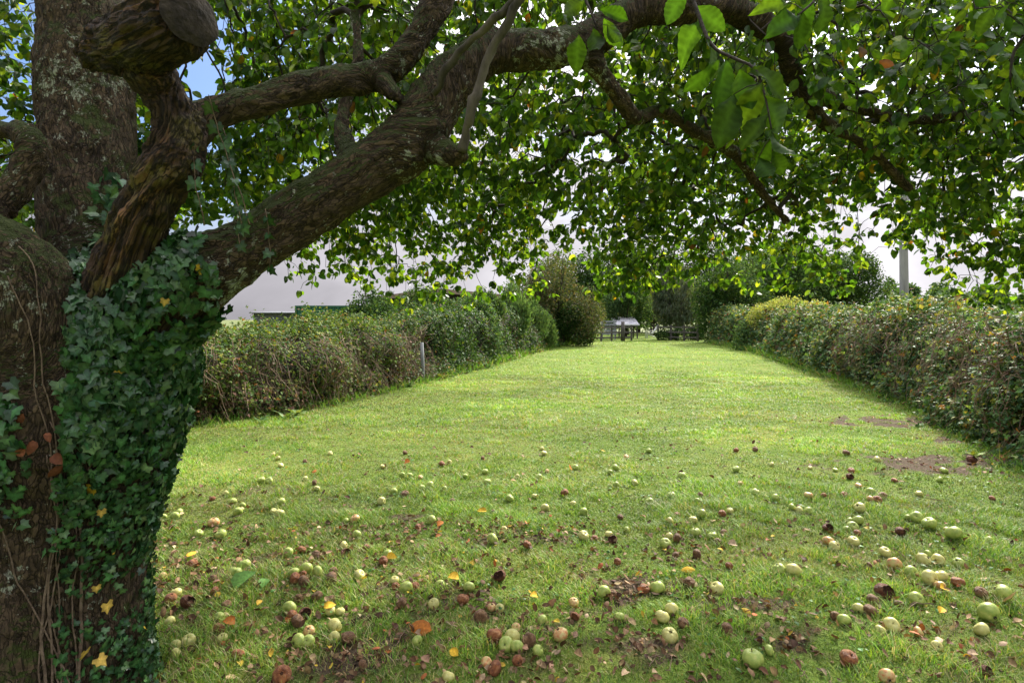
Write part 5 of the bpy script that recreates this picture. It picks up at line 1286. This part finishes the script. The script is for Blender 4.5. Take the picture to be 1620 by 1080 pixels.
# ------------------------------------------------------------------ leaf litter and twigs on the ground (uncountable: one object each)
def litter(n, y0, y1, s0, s1, mb, seed):
    t = rng.random(n * 3); y = np.sqrt(y0 ** 2 + t * (y1 ** 2 - y0 ** 2)); x = (rng.random(n * 3) * 2 - 1) * (.93 * y + .3)
    ok = (x > edge_x(LEFT, y)) & (x < edge_x(RIGHT, y) + .1); xy = np.column_stack([x, y])[ok]
    s = soil_at(xy); leftish = np.clip((1.2 - xy[:, 0]) / 3, 0, 1)
    p = np.clip(.12 + .9 * s + .25 * leftish * (y[ok] < 5), 0, 1) * np.clip(1.15 - xy[:, 1] / 9, .03, 1)
    xy = xy[rng.random(len(xy)) < p][:n]; m = len(xy)
    P = np.column_stack([xy, ground_z(xy) + .006 + .02 * rng.random(m)])
    D = np.column_stack([rng.normal(size=(m, 2)), .5 * rng.normal(size=m)]); Nn = np.column_stack([.5 * rng.normal(size=(m, 2)), np.ones(m)])
    col = palette(m, [(.12, .068, .034), (.20, .125, .062), (.07, .036, .020), (.36, .26, .15), (.30, .10, .035), (.55, .38, .05)], [5, 5, 3, 3.0, .5, .35], .2)
    scatter_leaves(mb, LEAFY, P, D, Nn, s0 + (s1 - s0) * rng.random(m), col)
lm_ = MB(); litter(7500, 1.9, 4.2, .018, .045, lm_, 1); litter(4500, 4, 9, .02, .05, lm_, 2)
o = lm_.build('leaf_litter', M['litter'], smooth=True)
tag(o, 'scattered brown and tan dead leaves lying among the grass', 'leaf litter', kind='stuff')
tb_ = MB()
for q in range(160):
    y = rng.uniform(2.2, 7); x = rng.uniform(-.9, .9) * y
    if x < edge_x(LEFT, y) or x > edge_x(RIGHT, y): continue
    a = rng.random() * PI; L_ = rng.uniform(.03, .13); t = np.linspace(-.5, .5, 5)[:, None]
    P = np.array([x, y, .014]) + np.array([math.cos(a), math.sin(a), 0]) * t * L_ + .005 * rng.normal(size=(5, 3)); P[:, 2] = np.maximum(P[:, 2], .004) + .012
    tb_.tube(P, rng.uniform(.0015, .003), 5)
o = tb_.build('fallen_twigs', M['stem']); tag(o, 'small broken twigs scattered in the grass', 'twigs', kind='stuff')
# leaves that stand out one by one
big_leaves = [(683, 1008, 'O', 34, 'large orange curled leaf in the near grass left of centre'), (372, 945, 'N', 38, 'long fresh green leaf lying near the ivy trunk'), (415, 940, 'N', 22, 'small upright green leaf right of the long fresh one'),
 (296, 889, 'Y', 16, 'yellow leaf in the grass closest to the ivy trunk'), (726, 924, 'Y', 18, 'yellow leaf touching a green apple left of centre'), (612, 889, 'Y', 15, 'pale yellow leaf below a green apple, left of centre'), (1100, 910, 'Y', 17, 'bright yellow leaf above a brown apple right of centre'),
 (850, 953, 'Y', 14, 'small yellow leaf in the grass just right of centre bottom'), (725, 1049, 'Y', 16, 'yellow leaf at the bottom edge above a yellow apple'), (1005, 919, 'Y', 12, 'pale yellow leaf beside a large green apple'), (692, 840, 'O', 12, 'small orange leaf on the middle grass'),
 (372, 995, 'O', 18, 'orange leaf among grass left, near the bottom'), (836, 836, 'O', 12, 'tiny orange leaf beside tilted twigs at centre'), (1494, 941, 'Y', 16, 'golden leaf under a blushed apple at the right'), (1486, 980, 'Y', 14, 'yellow leaf in shade below the right apple cluster'),
 (1483, 1018, 'T', 14, 'tan leaf near the lower right corner'), (1585, 962, 'T', 26, 'pale papery leaf beside a green apple at the right edge'), (512, 972, 'Y', 16, 'yellow leaf next to a pecked apple left of centre'), (770, 815, 'Y', 13, 'yellow leaf out on the middle lawn at centre'),
 (1165, 870, 'T', 15, 'tan leaf right of centre on the middle grass'), (500, 752, 'O', 10, 'orange leaf on the far left of the sunny lawn'), (640, 738, 'O', 12, 'orange leaf by an apple, left on the sunny lawn'), (905, 748, 'O', 12, 'orange-yellow leaf on the sunny lawn at centre')]
LC = {'O': (.42, .15, .03), 'Y': (.66, .42, .04), 'N': (.09, .2, .04), 'T': (.42, .31, .2)}
for px, py, k, s, lb in big_leaves:
    g_ = on_ground(px, py); a = rng.random() * 6.28
    one_leaf('fallen_leaf', (g_[0], g_[1], .035), [math.cos(a), math.sin(a) * .5, .35], [0.3 * rng.normal(), -.7, 1], s * g_[1] / F * 1.1, LC[k], M['litter'], lb, 'leaf', 'single fallen leaves in the grass')
